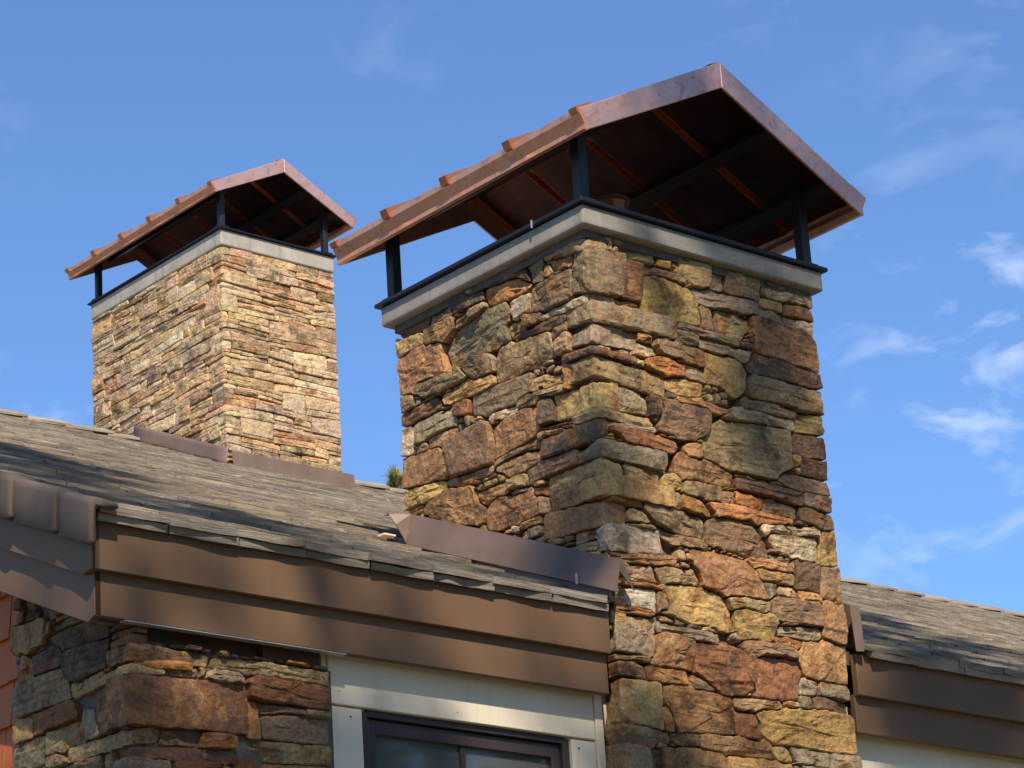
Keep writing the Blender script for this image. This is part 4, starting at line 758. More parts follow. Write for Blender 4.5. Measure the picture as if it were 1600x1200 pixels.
        '985 426,-978 403,-978;Pg663,-1452 686,-1452 686,-1446 663,-1444;Py696,-1455 719,-1455 719,-1449 696,-1447;Pp1344,-130 1375,-130 1376,-125 1345,-123;Pb993,-1723 1024,-1723'
        ' 1025,-1718 994,-1716;Pb-474,-371 -447,-371 -444,-365 -446,-364 -473,-367 -475,-368;Pm-678,-786 -645,-785 -643,-783 -666,-778;Pc700,-1162 727,-1162 729,-1155 729,-1155 70'
        '5,-1158;Po358,-981 391,-982 392,-980 353,-975 354,-975;Pp738,-1159 767,-1159 770,-1157 766,-1151 758,-1155 738,-1155;Pp1120,-1420 1151,-1420 1152,-1418 1124,-1413 1119,-1'
        '417;Pt1324,-1585 1349,-1585 1351,-1584 1346,-1581 1325,-1578 1323,-1581;Py576,-126 602,-127 607,-123 570,-123 571,-121;Py1035,-1720 1064,-1720 1066,-1717 1065,-1716 1036,'
        '-1716;Pb-954,-457 -932,-457 -932,-452 -946,-454 -956,-450 -956,-451;Pl395,-1472 430,-1471 431,-1469 407,-1467;Pg487,-622 515,-622 517,-621 513,-618 488,-618 486,-619;Pm73'
        '5,-708 760,-708 757,-705 736,-702;Pl933,-322 956,-322 956,-321 953,-318 938,-318 933,-320'
    ),
    left=(
        'Pl216,-210 530,-198 514,-334 233,-342;Pb-520,-827 -161,-816 -173,-922 -514,-920;Pt134,-1469 426,-1466 418,-1591 143,-1589;Pg780,-1351 1038,-1336 1038,-1477 773,-1468;Pt-9'
        '74,-1248 -654,-1258 -657,-1359 -963,-1359;Pl-848,-276 -580,-261 -567,-390 -855,-382;Pr603,-643 857,-658 849,-778 612,-789;Pc634,-861 932,-845 939,-961 637,-962;Pb473,-169'
        '9 713,-1697 711,-1830 461,-1832;Pc-1758,-868 -1513,-886 -1502,-1003 -1758,-1005;Pr221,-1700 468,-1699 457,-1832 236,-1830;Pt719,-1193 1038,-1191 1038,-1282 733,-1297;Pp-1'
        '595,-699 -1360,-698 -1373,-822 -1588,-831;Pc519,-1208 715,-1193 729,-1345 518,-1335;Pl22,-329 318,-340 313,-434 22,-428;Py-662,-1006 -445,-1013 -446,-1129 -669,-1143;Py-1'
        '509,-936 -1261,-943 -1273,-1064 -1494,-1051;Pl-1758,-1261 -1490,-1261 -1481,-1364 -1758,-1358;Pl-1187,-715 -820,-725 -815,-796 -1187,-791;Pb-650,-758 -248,-742 -242,-810 '
        '-659,-819;Pb-278,-1614 -21,-1617 -31,-1716 -264,-1728;Pp421,-656 599,-643 607,-789 431,-795;Pp-1090,-263 -853,-276 -859,-382 -1095,-367;Py-348,-258 -130,-273 -125,-377 -3'
        '62,-374;Qt-49,-521 0,-522 130,-526 138,-655 0,-660 -45,-654;Pp290,-147 698,-147 693,-207 295,-207;Pw123,-1385 428,-1388 435,-1461 123,-1465;Py35,-1141 450,-1145 444,-1206'
        ' 35,-1194;Pp-222,-449 -50,-433 -56,-574 -224,-582;Pp-632,-1150 -213,-1141 -217,-1196 -625,-1207;Pl73,-1014 423,-1004 426,-1068 65,-1078;Pl-963,-1363 -740,-1364 -754,-1472'
        ' -957,-1466;Po-358,-579 -56,-578 -50,-654 -363,-649;Pt-1758,-366 -1462,-361 -1453,-439 -1758,-437;Po-1758,-635 -1602,-618 -1593,-765 -1758,-766;Pc633,-1075 1038,-1082 103'
        '8,-1133 628,-1131;Pt-572,-394 -193,-384 -185,-444 -575,-449;Pg-733,-828 -524,-827 -518,-937 -729,-925;Pc-661,-577 -362,-579 -368,-649 -656,-654;Pt618,-966 1038,-961 1038,'
        '-1016 628,-1014;Pr-1502,-839 -1302,-824 -1293,-936 -1509,-932;Po-1758,-208 -1495,-210 -1499,-287 -1758,-290;Pp255,-1083 628,-1075 623,-1131 263,-1140;Pt655,-1132 1038,-11'
        '38 1038,-1186 652,-1189;Po-1257,-943 -1009,-928 -1014,-1015 -1261,-1019;Pb855,-613 1038,-604 1038,-721 860,-711;Pp-649,-1258 -463,-1249 -470,-1358 -653,-1359;Pm-993,-817 '
        '-816,-831 -822,-933 -1005,-928;Qb-188,-1266 0,-1262 80,-1267 76,-1336 0,-1339 -181,-1336;Pl-1298,-1252 -1066,-1247 -1072,-1334 -1301,-1330;Pl-1458,-443 -1112,-434 -1110,-'
        '492 -1460,-494;Py-741,-1403 -467,-1398 -456,-1463 -749,-1472;Pl74,-884 415,-892 406,-943 82,-946;Pc-1088,-663 -801,-657 -791,-724 -1097,-719;Pp423,-1567 798,-1557 796,-16'
        '06 423,-1616;Pp2,-1749 223,-1754 232,-1830 2,-1834;Py-580,-199 -254,-202 -253,-253 -575,-260;Pp322,-340 628,-336 635,-397 318,-394;Pw-796,-657 -520,-644 -526,-710 -787,-7'
        '24;Py-898,-576 -665,-577 -660,-654 -901,-650;Pr565,-791 868,-781 870,-838 564,-851;Pl-433,-645 -250,-653 -248,-738 -439,-750;Pc-570,-302 -354,-290 -367,-374 -563,-390;Py-'
        '1227,-527 -854,-516 -859,-566 -1222,-572;Pp-458,-1198 -190,-1197 -192,-1261 -460,-1263;Po428,-1512 793,-1510 798,-1553 423,-1562;Pg273,-1330 647,-1341 644,-1385 273,-1378'
        ';Ql-232,-1020 0,-1016 69,-1014 60,-1078 0,-1074 -221,-1076;Pt139,-608 519,-599 516,-641 142,-655;Po798,-1510 1038,-1526 1038,-1594 802,-1580;Ql-46,-476 0,-476 366,-479 37'
        '3,-514 0,-518 -49,-517;Qb-191,-147 0,-147 86,-147 79,-203 0,-211 -185,-204;Po318,-399 726,-391 728,-435 318,-434;Pt717,-1697 1038,-1692 1038,-1741 711,-1747;Qp-156,-816 0'
        ',-821 65,-815 70,-879 0,-887 -167,-894;Pp-588,-527 -223,-537 -228,-582 -584,-570;Pt-1583,-518 -1231,-527 -1226,-572 -1591,-561;Qp-266,-1394 0,-1398 119,-1385 116,-1428 0,'
        '-1442 -265,-1430;Py-1333,-583 -1094,-584 -1102,-657 -1321,-645;Pt-1758,-295 -1433,-284 -1426,-333 -1758,-341;Qo-43,-1341 0,-1343 268,-1330 268,-1378 0,-1394 -42,-1392;Pl-'
        '1397,-1109 -1119,-1106 -1111,-1155 -1399,-1168;Pc-1550,-1359 -1309,-1365 -1310,-1424 -1556,-1426;Pt-1491,-1200 -1173,-1188 -1175,-1236 -1486,-1249;Qc-167,-898 0,-891 70,-'
        '884 78,-946 0,-952 -169,-963;Pb-758,-184 -583,-170 -580,-257 -767,-266;Py-1490,-205 -1181,-217 -1174,-263 -1494,-255;Pt-1360,-652 -1092,-663 -1101,-719 -1356,-711;Pb-1758'
        ',-441 -1462,-443 -1465,-494 -1758,-493;Py-967,-1022 -666,-1006 -668,-1057 -962,-1071;Pl-996,-1201 -660,-1210 -654,-1254 -1000,-1245;Pl633,-336 879,-332 876,-393 640,-397;'
        'Pl-909,-1149 -636,-1150 -630,-1207 -916,-1195;Qp-247,-701 0,-716 155,-710 150,-746 0,-752 -243,-738;Pt-729,-929 -518,-941 -527,-1011 -718,-1003;Pg-1758,-1066 -1453,-1054 '
        '-1456,-1100 -1758,-1115;Po84,-1300 510,-1305 513,-1335 80,-1336;Qc-46,-433 0,-431 332,-438 337,-472 0,-472 -46,-472;Pg-1090,-584 -903,-576 -905,-650 -1098,-657;Pl427,-100'
        '4 671,-1016 673,-1066 431,-1068;Po141,-1618 478,-1621 485,-1664 138,-1657;Py52,-666 325,-653 318,-711 57,-713;Qy-246,-653 0,-664 48,-666 53,-713 0,-712 -247,-697;Po523,-5'
        '99 850,-613 857,-654 521,-641;Pl-1095,-372 -837,-386 -832,-432 -1098,-429;Pb-1298,-824 -997,-817 -1000,-860 -1294,-872;Pb733,-1301 1038,-1287 1038,-1332 734,-1345;Pb-1359'
        ',-746 -1193,-746 -1187,-825 -1368,-822;Pp70,-815 284,-830 289,-892 74,-879;Pt-1261,-1023 -971,-1022 -967,-1071 -1269,-1064;Pt-1758,-1363 -1555,-1359 -1561,-1426 -1758,-14'
        '29;Pb699,-1473 1038,-1481 1038,-1522 698,-1511;Pt483,-1621 796,-1610 790,-1653 489,-1664;Pc22,-1079 250,-1083 259,-1140 22,-1134;Pl-329,-1438 -105,-1440 -112,-1502 -329,-'
        '1493;Qp-208,-1141 0,-1136 31,-1141 30,-1194 0,-1189 -213,-1196;Py-833,-386 -576,-394 -579,-449 -828,-432;Pc-508,-1497 -112,-1507 -113,-1536 -506,-1533;Pl35,-1198 515,-120'
        '8 511,-1235 37,-1225;Pp135,-562 467,-562 464,-599 139,-603;Pp-445,-1071 -226,-1081 -222,-1137 -441,-1129;Pc-250,-202 -2,-215 -2,-265 -249,-253;Pl730,-391 1038,-391 1038,-'
        '428 732,-435;Pb-1758,-1009 -1502,-1007 -1498,-1051 -1758,-1062;Pl2,-1481 129,-1469 139,-1567 2,-1567;Pt472,-562 796,-571 801,-609 468,-599;Pt-850,-516 -592,-527 -589,-570'
        ' -855,-566;Pm675,-1016 901,-1025 892,-1083 678,-1066;Py-221,-1081 -2,-1078 -2,-1132 -217,-1137;Pl-1108,-434 -885,-440 -881,-489 -1105,-492;Pl-243,-742 -61,-751 -68,-818 -'
        '238,-810;Pt-1595,-592 -1333,-605 -1325,-645 -1598,-640;Pt528,-262 700,-264 707,-323 518,-334;Pb-514,-924 -173,-926 -174,-963 -515,-956;Pt-1009,-972 -727,-964 -722,-1003 -'
        '1009,-1015;Pt-989,-208 -764,-212 -771,-266 -988,-259;Pr-440,-1013 -236,-1020 -226,-1076 -445,-1066;Py-1198,-296 -1093,-290 -1102,-398 -1208,-408;Pm702,-147 899,-147 894,-'
        '205 698,-207;Pw2,-1687 216,-1700 223,-1749 2,-1744;Pp455,-1145 651,-1132 648,-1189 448,-1206;Pl420,-892 628,-906 633,-962 410,-943;Pr90,-147 286,-147 290,-207 83,-203;Pp8'
        '60,-716 1038,-726 1038,-790 853,-778;Py-816,-725 -442,-718 -443,-750 -812,-754;Pg-440,-444 -227,-449 -222,-506 -437,-493;Pt-326,-1563 -79,-1574 -74,-1617 -326,-1611;Pg-17'
        '58,-558 -1592,-547 -1602,-614 -1758,-631;Pp400,-948 614,-966 623,-1014 394,-999;Pp22,-213 212,-210 221,-272 22,-264;Pb-388,-147 -195,-147 -189,-204 -384,-203;Pt-549,-1574'
        ' -330,-1563 -330,-1611 -556,-1625;Pl-739,-1475 -332,-1468 -333,-1493 -739,-1505;Qy-263,-987 0,-985 147,-984 146,-1014 0,-1012 -260,-1012;Pt-658,-443 -444,-444 -441,-493 -'
        '666,-493;Pc-969,-1111 -671,-1103 -673,-1143 -967,-1144;Pw-1598,-645 -1364,-652 -1360,-694 -1595,-694;Pp-1758,-1220 -1494,-1213 -1490,-1256 -1758,-1256;Pb-1480,-1302 -1303'
        ',-1300 -1309,-1361 -1476,-1364;Pg-881,-440 -662,-443 -670,-493 -877,-489;Pw430,-1466 694,-1473 694,-1511 428,-1508;Po-188,-384 -2,-373 -2,-427 -180,-444;Py-973,-1075 -668'
        ',-1062 -671,-1099 -969,-1107;Pt-1294,-877 -1112,-876 -1112,-933 -1288,-936;Pb-1491,-1167 -1111,-1160 -1110,-1186 -1491,-1196;Py-1758,-1179 -1495,-1167 -1494,-1209 -1758,-'
        '1215;Pp370,-479 668,-485 662,-520 377,-514;Po-1758,-1433 -1411,-1433 -1412,-1460 -1758,-1466;Qb-59,-791 0,-793 372,-804 375,-827 0,-817 -63,-818;Pl-463,-1298 -190,-1298 -'
        '185,-1336 -466,-1334;Py134,-526 478,-531 477,-558 135,-558;Pl159,-710 417,-714 421,-755 154,-746;Py118,-752 421,-760 426,-795 115,-782;Py-466,-1339 -229,-1345 -226,-1387 '
        '-464,-1382;Pr-1428,-284 -1203,-296 -1203,-338 -1422,-333;Ql-188,-1228 0,-1224 112,-1233 113,-1262 0,-1258 -188,-1261;Qr-125,-273 0,-269 221,-276 226,-309 0,-295 -128,-300'
        ';Pt689,-212 873,-208 875,-262 686,-261;Pt-1110,-1132 -913,-1149 -920,-1195 -1106,-1186;Pp800,-571 1038,-556 1038,-600 806,-609;Py-575,-147 -392,-147 -388,-203 -580,-194;Q'
        'r-128,-305 0,-299 226,-313 228,-342 0,-325 -127,-331;Py-1758,-1149 -1404,-1139 -1403,-1168 -1758,-1175;Pp-812,-758 -654,-758 -663,-819 -812,-821;Pp706,-292 1038,-305 1038'
        ',-332 711,-323;Pl-1120,-1063 -977,-1075 -971,-1144 -1110,-1127;Pt-1461,-339 -1203,-342 -1208,-377 -1454,-377;Pp599,-452 843,-445 839,-487 599,-486;Py-1450,-413 -1102,-402'
        ' -1102,-429 -1449,-439;Po-1758,-771 -1593,-770 -1592,-831 -1758,-820;Pt762,-531 1038,-517 1038,-552 762,-563;Pl2,-1615 137,-1620 132,-1690 2,-1683;Pl872,-781 1038,-794 10'
        '38,-847 874,-838;Pc138,-1661 454,-1666 458,-1694 136,-1690;Py-1758,-167 -1492,-175 -1495,-206 -1758,-203;Pb-736,-1364 -470,-1363 -467,-1394 -741,-1398;Pp711,-1751 890,-17'
        '59 894,-1811 712,-1798;Pm-1177,-217 -993,-208 -993,-259 -1169,-263;Pg-1488,-180 -1068,-185 -1064,-206 -1490,-201;Pt-1758,-497 -1585,-496 -1592,-543 -1758,-553;Qt-74,-1574'
        ' 0,-1571 139,-1572 137,-1615 0,-1611 -70,-1617;Pb883,-332 1038,-336 1038,-386 880,-393;Pp877,-208 1038,-219 1038,-273 879,-262;Pw-1328,-511 -928,-499 -927,-522 -1328,-531'
        ';Pp336,-438 595,-452 595,-486 341,-472;Pl-655,-1210 -463,-1198 -463,-1245 -649,-1254;Pg904,-147 1038,-147 1038,-215 899,-205;Py802,-1584 923,-1591 918,-1660 794,-1653;Pt5'
        '34,-198 685,-212 682,-261 528,-258;Pb-1448,-1054 -1253,-1069 -1256,-1107 -1452,-1100;Pp-225,-1345 -47,-1341 -47,-1392 -221,-1387;Pt926,-1617 1038,-1621 1038,-1687 922,-16'
        '96;Py482,-531 758,-531 757,-563 481,-558;Pc433,-1388 622,-1387 615,-1432 439,-1431;Pp-1187,-795 -900,-789 -901,-815 -1183,-825;Po-1486,-1253 -1303,-1252 -1303,-1295 -1480'
        ',-1297;Po704,-264 1038,-278 1038,-301 706,-288;Pr906,-1025 1038,-1020 1038,-1077 897,-1083;Pw844,-491 1038,-473 1038,-513 844,-531;Pp-466,-1539 -231,-1527 -233,-1558 -468'
        ',-1574;Pr-1168,-1188 -1001,-1201 -1004,-1245 -1171,-1236;Pr291,-858 507,-852 503,-889 293,-892;Pt439,-1436 768,-1446 768,-1468 439,-1461;Pp847,-445 1038,-432 1038,-469 84'
        '4,-487;Pt-924,-499 -555,-503 -554,-521 -922,-522;Py-460,-1267 -192,-1266 -190,-1294 -463,-1294;Pc-1488,-147 -1249,-147 -1252,-180 -1488,-176;Pc894,-1759 1038,-1745 1038,-'
        '1796 898,-1811;Pm941,-881 1038,-884 1038,-956 943,-961;Pt116,-1233 357,-1234 354,-1266 117,-1262;Po-464,-1386 -271,-1394 -270,-1430 -458,-1427;Pp682,-1668 918,-1664 918,-'
        '1696 678,-1697;Py-390,-1623 -282,-1614 -273,-1681 -386,-1683;Ql-100,-1440 0,-1446 116,-1433 119,-1465 0,-1477 -105,-1471;Pt289,-830 561,-824 559,-851 291,-853;Pt-1494,-26'
        '0 -1239,-265 -1236,-291 -1495,-287;Pt-575,-265 -352,-258 -354,-286 -570,-298;Po-551,-503 -222,-510 -223,-532 -549,-521;Pt152,-984 391,-974 390,-999 150,-1014;Pm-1454,-382'
        ' -1208,-382 -1213,-408 -1450,-409;Py672,-485 839,-491 840,-531 666,-520;Pp-272,-958 -2,-956 -2,-981 -272,-981;Pl627,-1387 772,-1400 768,-1442 619,-1432;Py-1758,-825 -1601'
        ',-834 -1605,-878 -1758,-864;Pc-226,-1527 -2,-1542 -2,-1567 -229,-1558;Pw-518,-987 -267,-987 -265,-1012 -522,-1011;Pt-1005,-932 -822,-938 -819,-970 -1009,-967;Pc-1058,-147'
        ' -864,-147 -864,-179 -1054,-180;Pc12,-955 265,-957 262,-981 12,-980;Pb458,-1666 677,-1668 674,-1697 462,-1694;Pc-105,-1475 -2,-1481 -2,-1537 -109,-1536;Py-1245,-147 -1063'
        ',-147 -1058,-180 -1248,-180;Pl-860,-147 -761,-147 -764,-208 -861,-210;Pt-1107,-876 -1000,-864 -1009,-924 -1108,-933;Qy-186,-1197 0,-1193 30,-1198 33,-1225 0,-1220 -188,-1'
        '224;Pt84,-1267 293,-1262 290,-1288 84,-1295;Pg143,-1594 418,-1595 418,-1616 141,-1614;Py-818,-900 -738,-895 -727,-959 -815,-970;Pl298,-1262 509,-1275 510,-1300 295,-1288;'
        'Pb651,-1341 776,-1351 772,-1396 648,-1385;Ql-56,-751 0,-756 113,-752 110,-782 0,-789 -59,-787;Pb-515,-960 -276,-958 -276,-981 -518,-983;Py-516,-644 -438,-645 -442,-713 -5'
        '22,-710;Po-1591,-566 -1337,-583 -1333,-601 -1595,-587;Pb-1758,-147 -1492,-147 -1492,-170 -1758,-163;Py-812,-826 -738,-828 -738,-891 -818,-895;Pp329,-653 417,-656 417,-710'
        ' 322,-711;Pw-1758,-345 -1466,-339 -1462,-357 -1758,-361;Pp-127,-336 -2,-329 -2,-368 -121,-377;Pw-1248,-1069 -1125,-1063 -1119,-1101 -1251,-1107;Pt-1580,-496 -1332,-511 -1'
        '332,-531 -1583,-514;Pp-119,-1732 -31,-1720 -38,-1777 -127,-1786;Po-1758,-1119 -1562,-1112 -1564,-1136 -1758,-1145;Pl377,-804 561,-791 561,-819 379,-827;Pl511,-852 630,-86'
        '1 628,-902 507,-889;Pc-1064,-185 -864,-184 -865,-210 -1060,-206;Pl361,-1234 511,-1240 509,-1270 359,-1266;Py-757,-147 -579,-147 -583,-166 -758,-179;Pt-1356,-715 -1191,-71'
        '5 -1193,-742 -1359,-741;Pl-1558,-1112 -1402,-1109 -1404,-1135 -1560,-1136;Pg-1597,-834 -1507,-839 -1513,-882 -1601,-878;Pc-458,-1431 -333,-1438 -332,-1464 -452,-1463;Pl-1'
        '066,-1295 -977,-1289 -973,-1325 -1068,-1334;Pg-1062,-1247 -978,-1248 -977,-1285 -1066,-1290;Pc-1234,-265 -1095,-263 -1093,-286 -1232,-291;Pt936,-845 1038,-852 1038,-880 9'
        '41,-877;Pm270,-957 395,-948 391,-970 267,-981;Pc928,-1591 1038,-1598 1038,-1616 926,-1613;Pt-896,-789 -815,-801 -816,-826 -897,-815'
    ),
    pier=(
        'Qb-155,-2215 0,-2215 341,-2210 337,-2257 0,-2276 -152,-2270;Qo-110,-2264 0,-2268 268,-2250 262,-2281 0,-2296 -107,-2293;Ql-319,-2294 0,-2285 147,-2288 141,-2313 0,-2322 -'
        '320,-2331;QR-149,-2313 0,-2326 510,-2299 509,-2491 0,-2509 -137,-2503;Ql-429,-2503 0,-2522 130,-2500 122,-2559 0,-2574 -430,-2556;Qm-127,-2565 0,-2576 455,-2556 451,-2606'
        ' 0,-2621 -128,-2616;Qg-158,-2621 0,-2626 170,-2618 168,-2715 0,-2720 -159,-2698;Pl-692,-2085 -677,-2085 -661,-2071 -595,-2071 -589,-2069 -580,-2013 -566,-1998 -566,-1993 '
        '-585,-1974 -624,-1957 -638,-1965 -666,-1965 -773,-1959 -782,-1948 -787,-1948 -803,-1965 -802,-2063 -782,-2074 -731,-2071;Pc-796,-2178 -711,-2176 -696,-2179 -668,-2173 -67'
        '0,-2127 -682,-2100 -733,-2079 -784,-2082 -796,-2077 -815,-2097 -806,-2166;Pm-623,-2178 -478,-2179 -464,-2173 -472,-2137 -496,-2108 -507,-2097 -550,-2083 -562,-2097 -673,-'
        '2098 -673,-2106 -662,-2125 -661,-2170;Pg-692,-2313 -430,-2314 -424,-2310 -424,-2301 -433,-2283 -430,-2256 -444,-2238 -457,-2192 -466,-2182 -476,-2187 -621,-2187 -651,-218'
        '1 -696,-2187 -711,-2184 -793,-2187 -806,-2200 -805,-2294 -785,-2308 -717,-2308;Pr-595,-2409 -590,-2409 -574,-2398 -370,-2404 -361,-2399 -358,-2379 -382,-2342 -393,-2331 -'
        '418,-2317 -428,-2322 -682,-2319 -685,-2321 -665,-2402 -659,-2404 -605,-2404;Py-716,-2403 -676,-2404 -674,-2403 -691,-2324 -696,-2319 -717,-2316 -787,-2316 -809,-2303 -821'
        ',-2316 -818,-2396 -812,-2401;Pl-458,-2514 -443,-2514 -418,-2497 -378,-2499 -376,-2494 -373,-2412 -375,-2410 -572,-2406 -586,-2416 -578,-2485 -573,-2494 -566,-2497 -506,-2'
        '497;Pc-650,-2523 -592,-2523 -583,-2492 -595,-2417 -607,-2412 -665,-2409 -674,-2412 -812,-2409 -818,-2414 -821,-2432 -821,-2485 -819,-2488 -797,-2497 -737,-2503 -698,-2518'
        ';Pd-323,-2271 -204,-2263 -168,-2266 -159,-2263 -154,-2252 -157,-2243 -154,-2204 -160,-2154 -432,-2136 -463,-2139 -458,-2178 -450,-2188 -440,-2229 -423,-2251 -362,-2266;Pg'
        '-263,-2502 -214,-2503 -208,-2499 -214,-2473 -244,-2408 -260,-2391 -331,-2380 -332,-2382 -332,-2405 -314,-2498 -311,-2500;Pb-149,-2508 -136,-2506 -136,-2486 -142,-2460 -15'
        '1,-2349 -157,-2334 -163,-2331 -245,-2331 -252,-2334 -260,-2346 -254,-2371 -207,-2470 -200,-2501 -191,-2506;Po-344,-2505 -325,-2506 -320,-2503 -328,-2481 -340,-2405 -340,-'
        '2382 -344,-2378 -350,-2381 -354,-2403 -368,-2419 -371,-2499 -367,-2503;Pd-206,-2145 -161,-2146 -160,-2145 -160,-2104 -155,-2094 -185,-2066 -300,-2041 -314,-2052 -510,-205'
        '2 -547,-2055 -553,-2061 -546,-2077 -503,-2090 -466,-2131 -432,-2128;Pt-447,-2559 -437,-2551 -448,-2531 -462,-2520 -508,-2505 -568,-2505 -575,-2501 -583,-2514 -581,-2528 -'
        '559,-2545 -544,-2546 -542,-2550 -498,-2551;Py-388,-2325 -333,-2323 -311,-2296 -192,-2293 -171,-2290 -169,-2285 -175,-2274 -179,-2272 -321,-2280 -421,-2259 -425,-2268 -425'
        ',-2281 -416,-2309;Pt498,-2271 528,-2263 619,-2260 682,-2263 844,-2260 879,-2266 882,-2217 878,-2214 806,-2214 801,-2209 797,-2211 535,-2208 390,-2217 377,-2205 372,-2205 '
        '353,-2227 350,-2251 355,-2257 373,-2260 466,-2254 488,-2261;Pr555,-2361 748,-2356 881,-2359 882,-2358 882,-2276 844,-2268 530,-2271 503,-2280 492,-2303 505,-2303 506,-234'
        '7 511,-2353 548,-2356;Pc374,-2310 474,-2305 483,-2300 494,-2280 484,-2268 466,-2262 373,-2268 356,-2265 341,-2276 326,-2300;Pg573,-2499 763,-2494 881,-2485 881,-2395 694,'
        '-2397 565,-2415 563,-2421 566,-2493;Pb566,-2406 694,-2389 765,-2386 768,-2384 768,-2376 761,-2364 562,-2370 560,-2384;Pc779,-2388 880,-2386 882,-2370 878,-2367 777,-2364 '
        '773,-2368 773,-2386;Po510,-2508 543,-2506 553,-2503 558,-2497 555,-2456 558,-2408 552,-2371 545,-2364 516,-2361 509,-2370 509,-2484 499,-2499;Pb132,-2565 285,-2554 290,-2'
        '504 285,-2502 241,-2502 136,-2511 131,-2520 128,-2550 123,-2560;Po297,-2559 445,-2551 447,-2548 449,-2507 441,-2502 403,-2499 346,-2499 299,-2505 293,-2554;Pl548,-2583 87'
        '5,-2566 882,-2559 882,-2495 856,-2493 823,-2499 573,-2507 563,-2503 545,-2514 514,-2517 501,-2513 491,-2503 464,-2505 458,-2509 452,-2554 460,-2574 499,-2575;Pr445,-2655 '
        '525,-2653 538,-2650 546,-2635 545,-2592 499,-2583 460,-2584 437,-2610 437,-2644;Pr192,-2679 333,-2674 348,-2662 374,-2661 384,-2652 386,-2611 378,-2604 192,-2619 182,-262'
        '6 182,-2673;Po555,-2661 634,-2656 694,-2647 750,-2647 762,-2641 817,-2635 866,-2635 879,-2622 882,-2583 872,-2574 835,-2574 557,-2589 554,-2637 544,-2655;Pg148,-2310 282,'
        '-2302 294,-2297 297,-2280 292,-2268 269,-2268 254,-2280 158,-2286 146,-2291 146,-2308;Pg-820,-2745 -713,-2745 -713,-2698 -820,-2698;Pm-703,-2745 -553,-2746 -550,-2709 -55'
        '1,-2709 -701,-2709;Pg-541,-2745 -388,-2746 -385,-2712 -386,-2712 -539,-2712;Pb-376,-2745 -129,-2746 -124,-2709 -126,-2706 -151,-2702 -164,-2688 -376,-2688 -377,-2689;Pd-1'
        '19,-2745 -9,-2746 -7,-2726 -60,-2715 -116,-2712 -119,-2716;Pl-542,-2703 -388,-2704 -385,-2661 -386,-2661 -541,-2661 -542,-2662;Pl-703,-2700 -553,-2701 -550,-2664 -551,-26'
        '64 -701,-2664;Pb-820,-2688 -714,-2689 -712,-2673 -713,-2673 -819,-2673;Pg-376,-2679 -165,-2680 -160,-2625 -161,-2625 -376,-2625 -377,-2626;Pm-820,-2664 -714,-2665 -712,-2'
        '652 -713,-2652 -819,-2652;Pl-703,-2655 -552,-2656 -550,-2637 -551,-2637 -702,-2637;Pp-541,-2652 -386,-2652 -386,-2597 -387,-2596 -395,-2601 -541,-2602;Pg-820,-2643 -713,-'
        '2643 -713,-2593 -820,-2593;Pt-703,-2628 -597,-2629 -595,-2613 -596,-2613 -702,-2616;Pr-587,-2628 -551,-2628 -551,-2578 -589,-2578;Pb-377,-2616 -223,-2617 -220,-2572 -226,'
        '-2568 -379,-2565 -383,-2569 -383,-2587 -377,-2596;Pg-211,-2616 -158,-2616 -158,-2576 -160,-2574 -211,-2574;Pr-148,-2613 -126,-2614 -133,-2607 -131,-2574 -146,-2574 -148,-'
        '2576;Pb-703,-2607 -600,-2607 -598,-2605 -598,-2560 -703,-2560;Pt-541,-2592 -398,-2593 -391,-2586 -391,-2568 -396,-2562 -421,-2562 -429,-2557 -444,-2567 -498,-2559 -539,-2'
        '559;Pb-820,-2583 -712,-2583 -712,-2530 -708,-2522 -720,-2517 -728,-2523 -820,-2524;Pt-589,-2568 -551,-2568 -551,-2554 -589,-2554;Pd-704,-2550 -600,-2551 -595,-2533 -601,-'
        '2529 -648,-2532 -698,-2526 -704,-2533;Pg-590,-2544 -568,-2545 -587,-2533 -590,-2538;Pt-820,-2514 -731,-2515 -730,-2515 -754,-2508 -799,-2505 -821,-2495;Pb-84,-2514 -23,-2'
        '515 -23,-2516 -24,-2514 -36,-2511 -83,-2511 -85,-2512;Pg-162,-2283 -111,-2282 -114,-2277 -145,-2274 -155,-2269 -165,-2273;Pb-146,-2208 -10,-2209 -7,-2175 -8,-2175 -147,-2'
        '175 -149,-2198;Pb-150,-2166 -9,-2167 -7,-2148 -8,-2148 -150,-2148 -152,-2159;Pd-151,-2139 -8,-2140 -9,-2142 -46,-2124 -150,-2124;Pg-151,-2115 -58,-2116 -115,-2094 -142,-2'
        '094 -151,-2104;Pb-671,-2090 -566,-2089 -558,-2079 -562,-2076 -658,-2079;Pp-556,-2071 -556,-2070 -562,-2061 -553,-2047 -553,-2016 -561,-2006 -572,-2015 -581,-2066 -559,-20'
        '68;Pt-545,-2046 -518,-2046 -518,-1996 -556,-1996 -556,-1998 -545,-2014;Pg-508,-2043 -366,-2044 -364,-2016 -365,-2016 -506,-2016;Pp-356,-2043 -314,-2043 -304,-2032 -304,-2'
        '012 -352,-1993 -356,-1998;Pt-508,-2007 -366,-2008 -359,-1989 -363,-1987 -371,-1992 -507,-1992;Pg-559,-1986 -517,-1986 -515,-1943 -517,-1941 -559,-1941;Pb-508,-1983 -374,-'
        '1984 -373,-1984 -412,-1965 -507,-1965;Pm-664,-1957 -640,-1957 -629,-1949 -629,-1900 -664,-1900;Pp-509,-1956 -424,-1958 -468,-1942 -507,-1944 -509,-1947;Pd-715,-1953 -674,'
        '-1953 -674,-1918 -715,-1918;Pp-772,-1950 -725,-1950 -725,-1906 -785,-1906 -785,-1938;Pb-512,-1935 -475,-1936 -529,-1914 -547,-1914 -560,-1929 -558,-1933;Pb-715,-1908 -673'
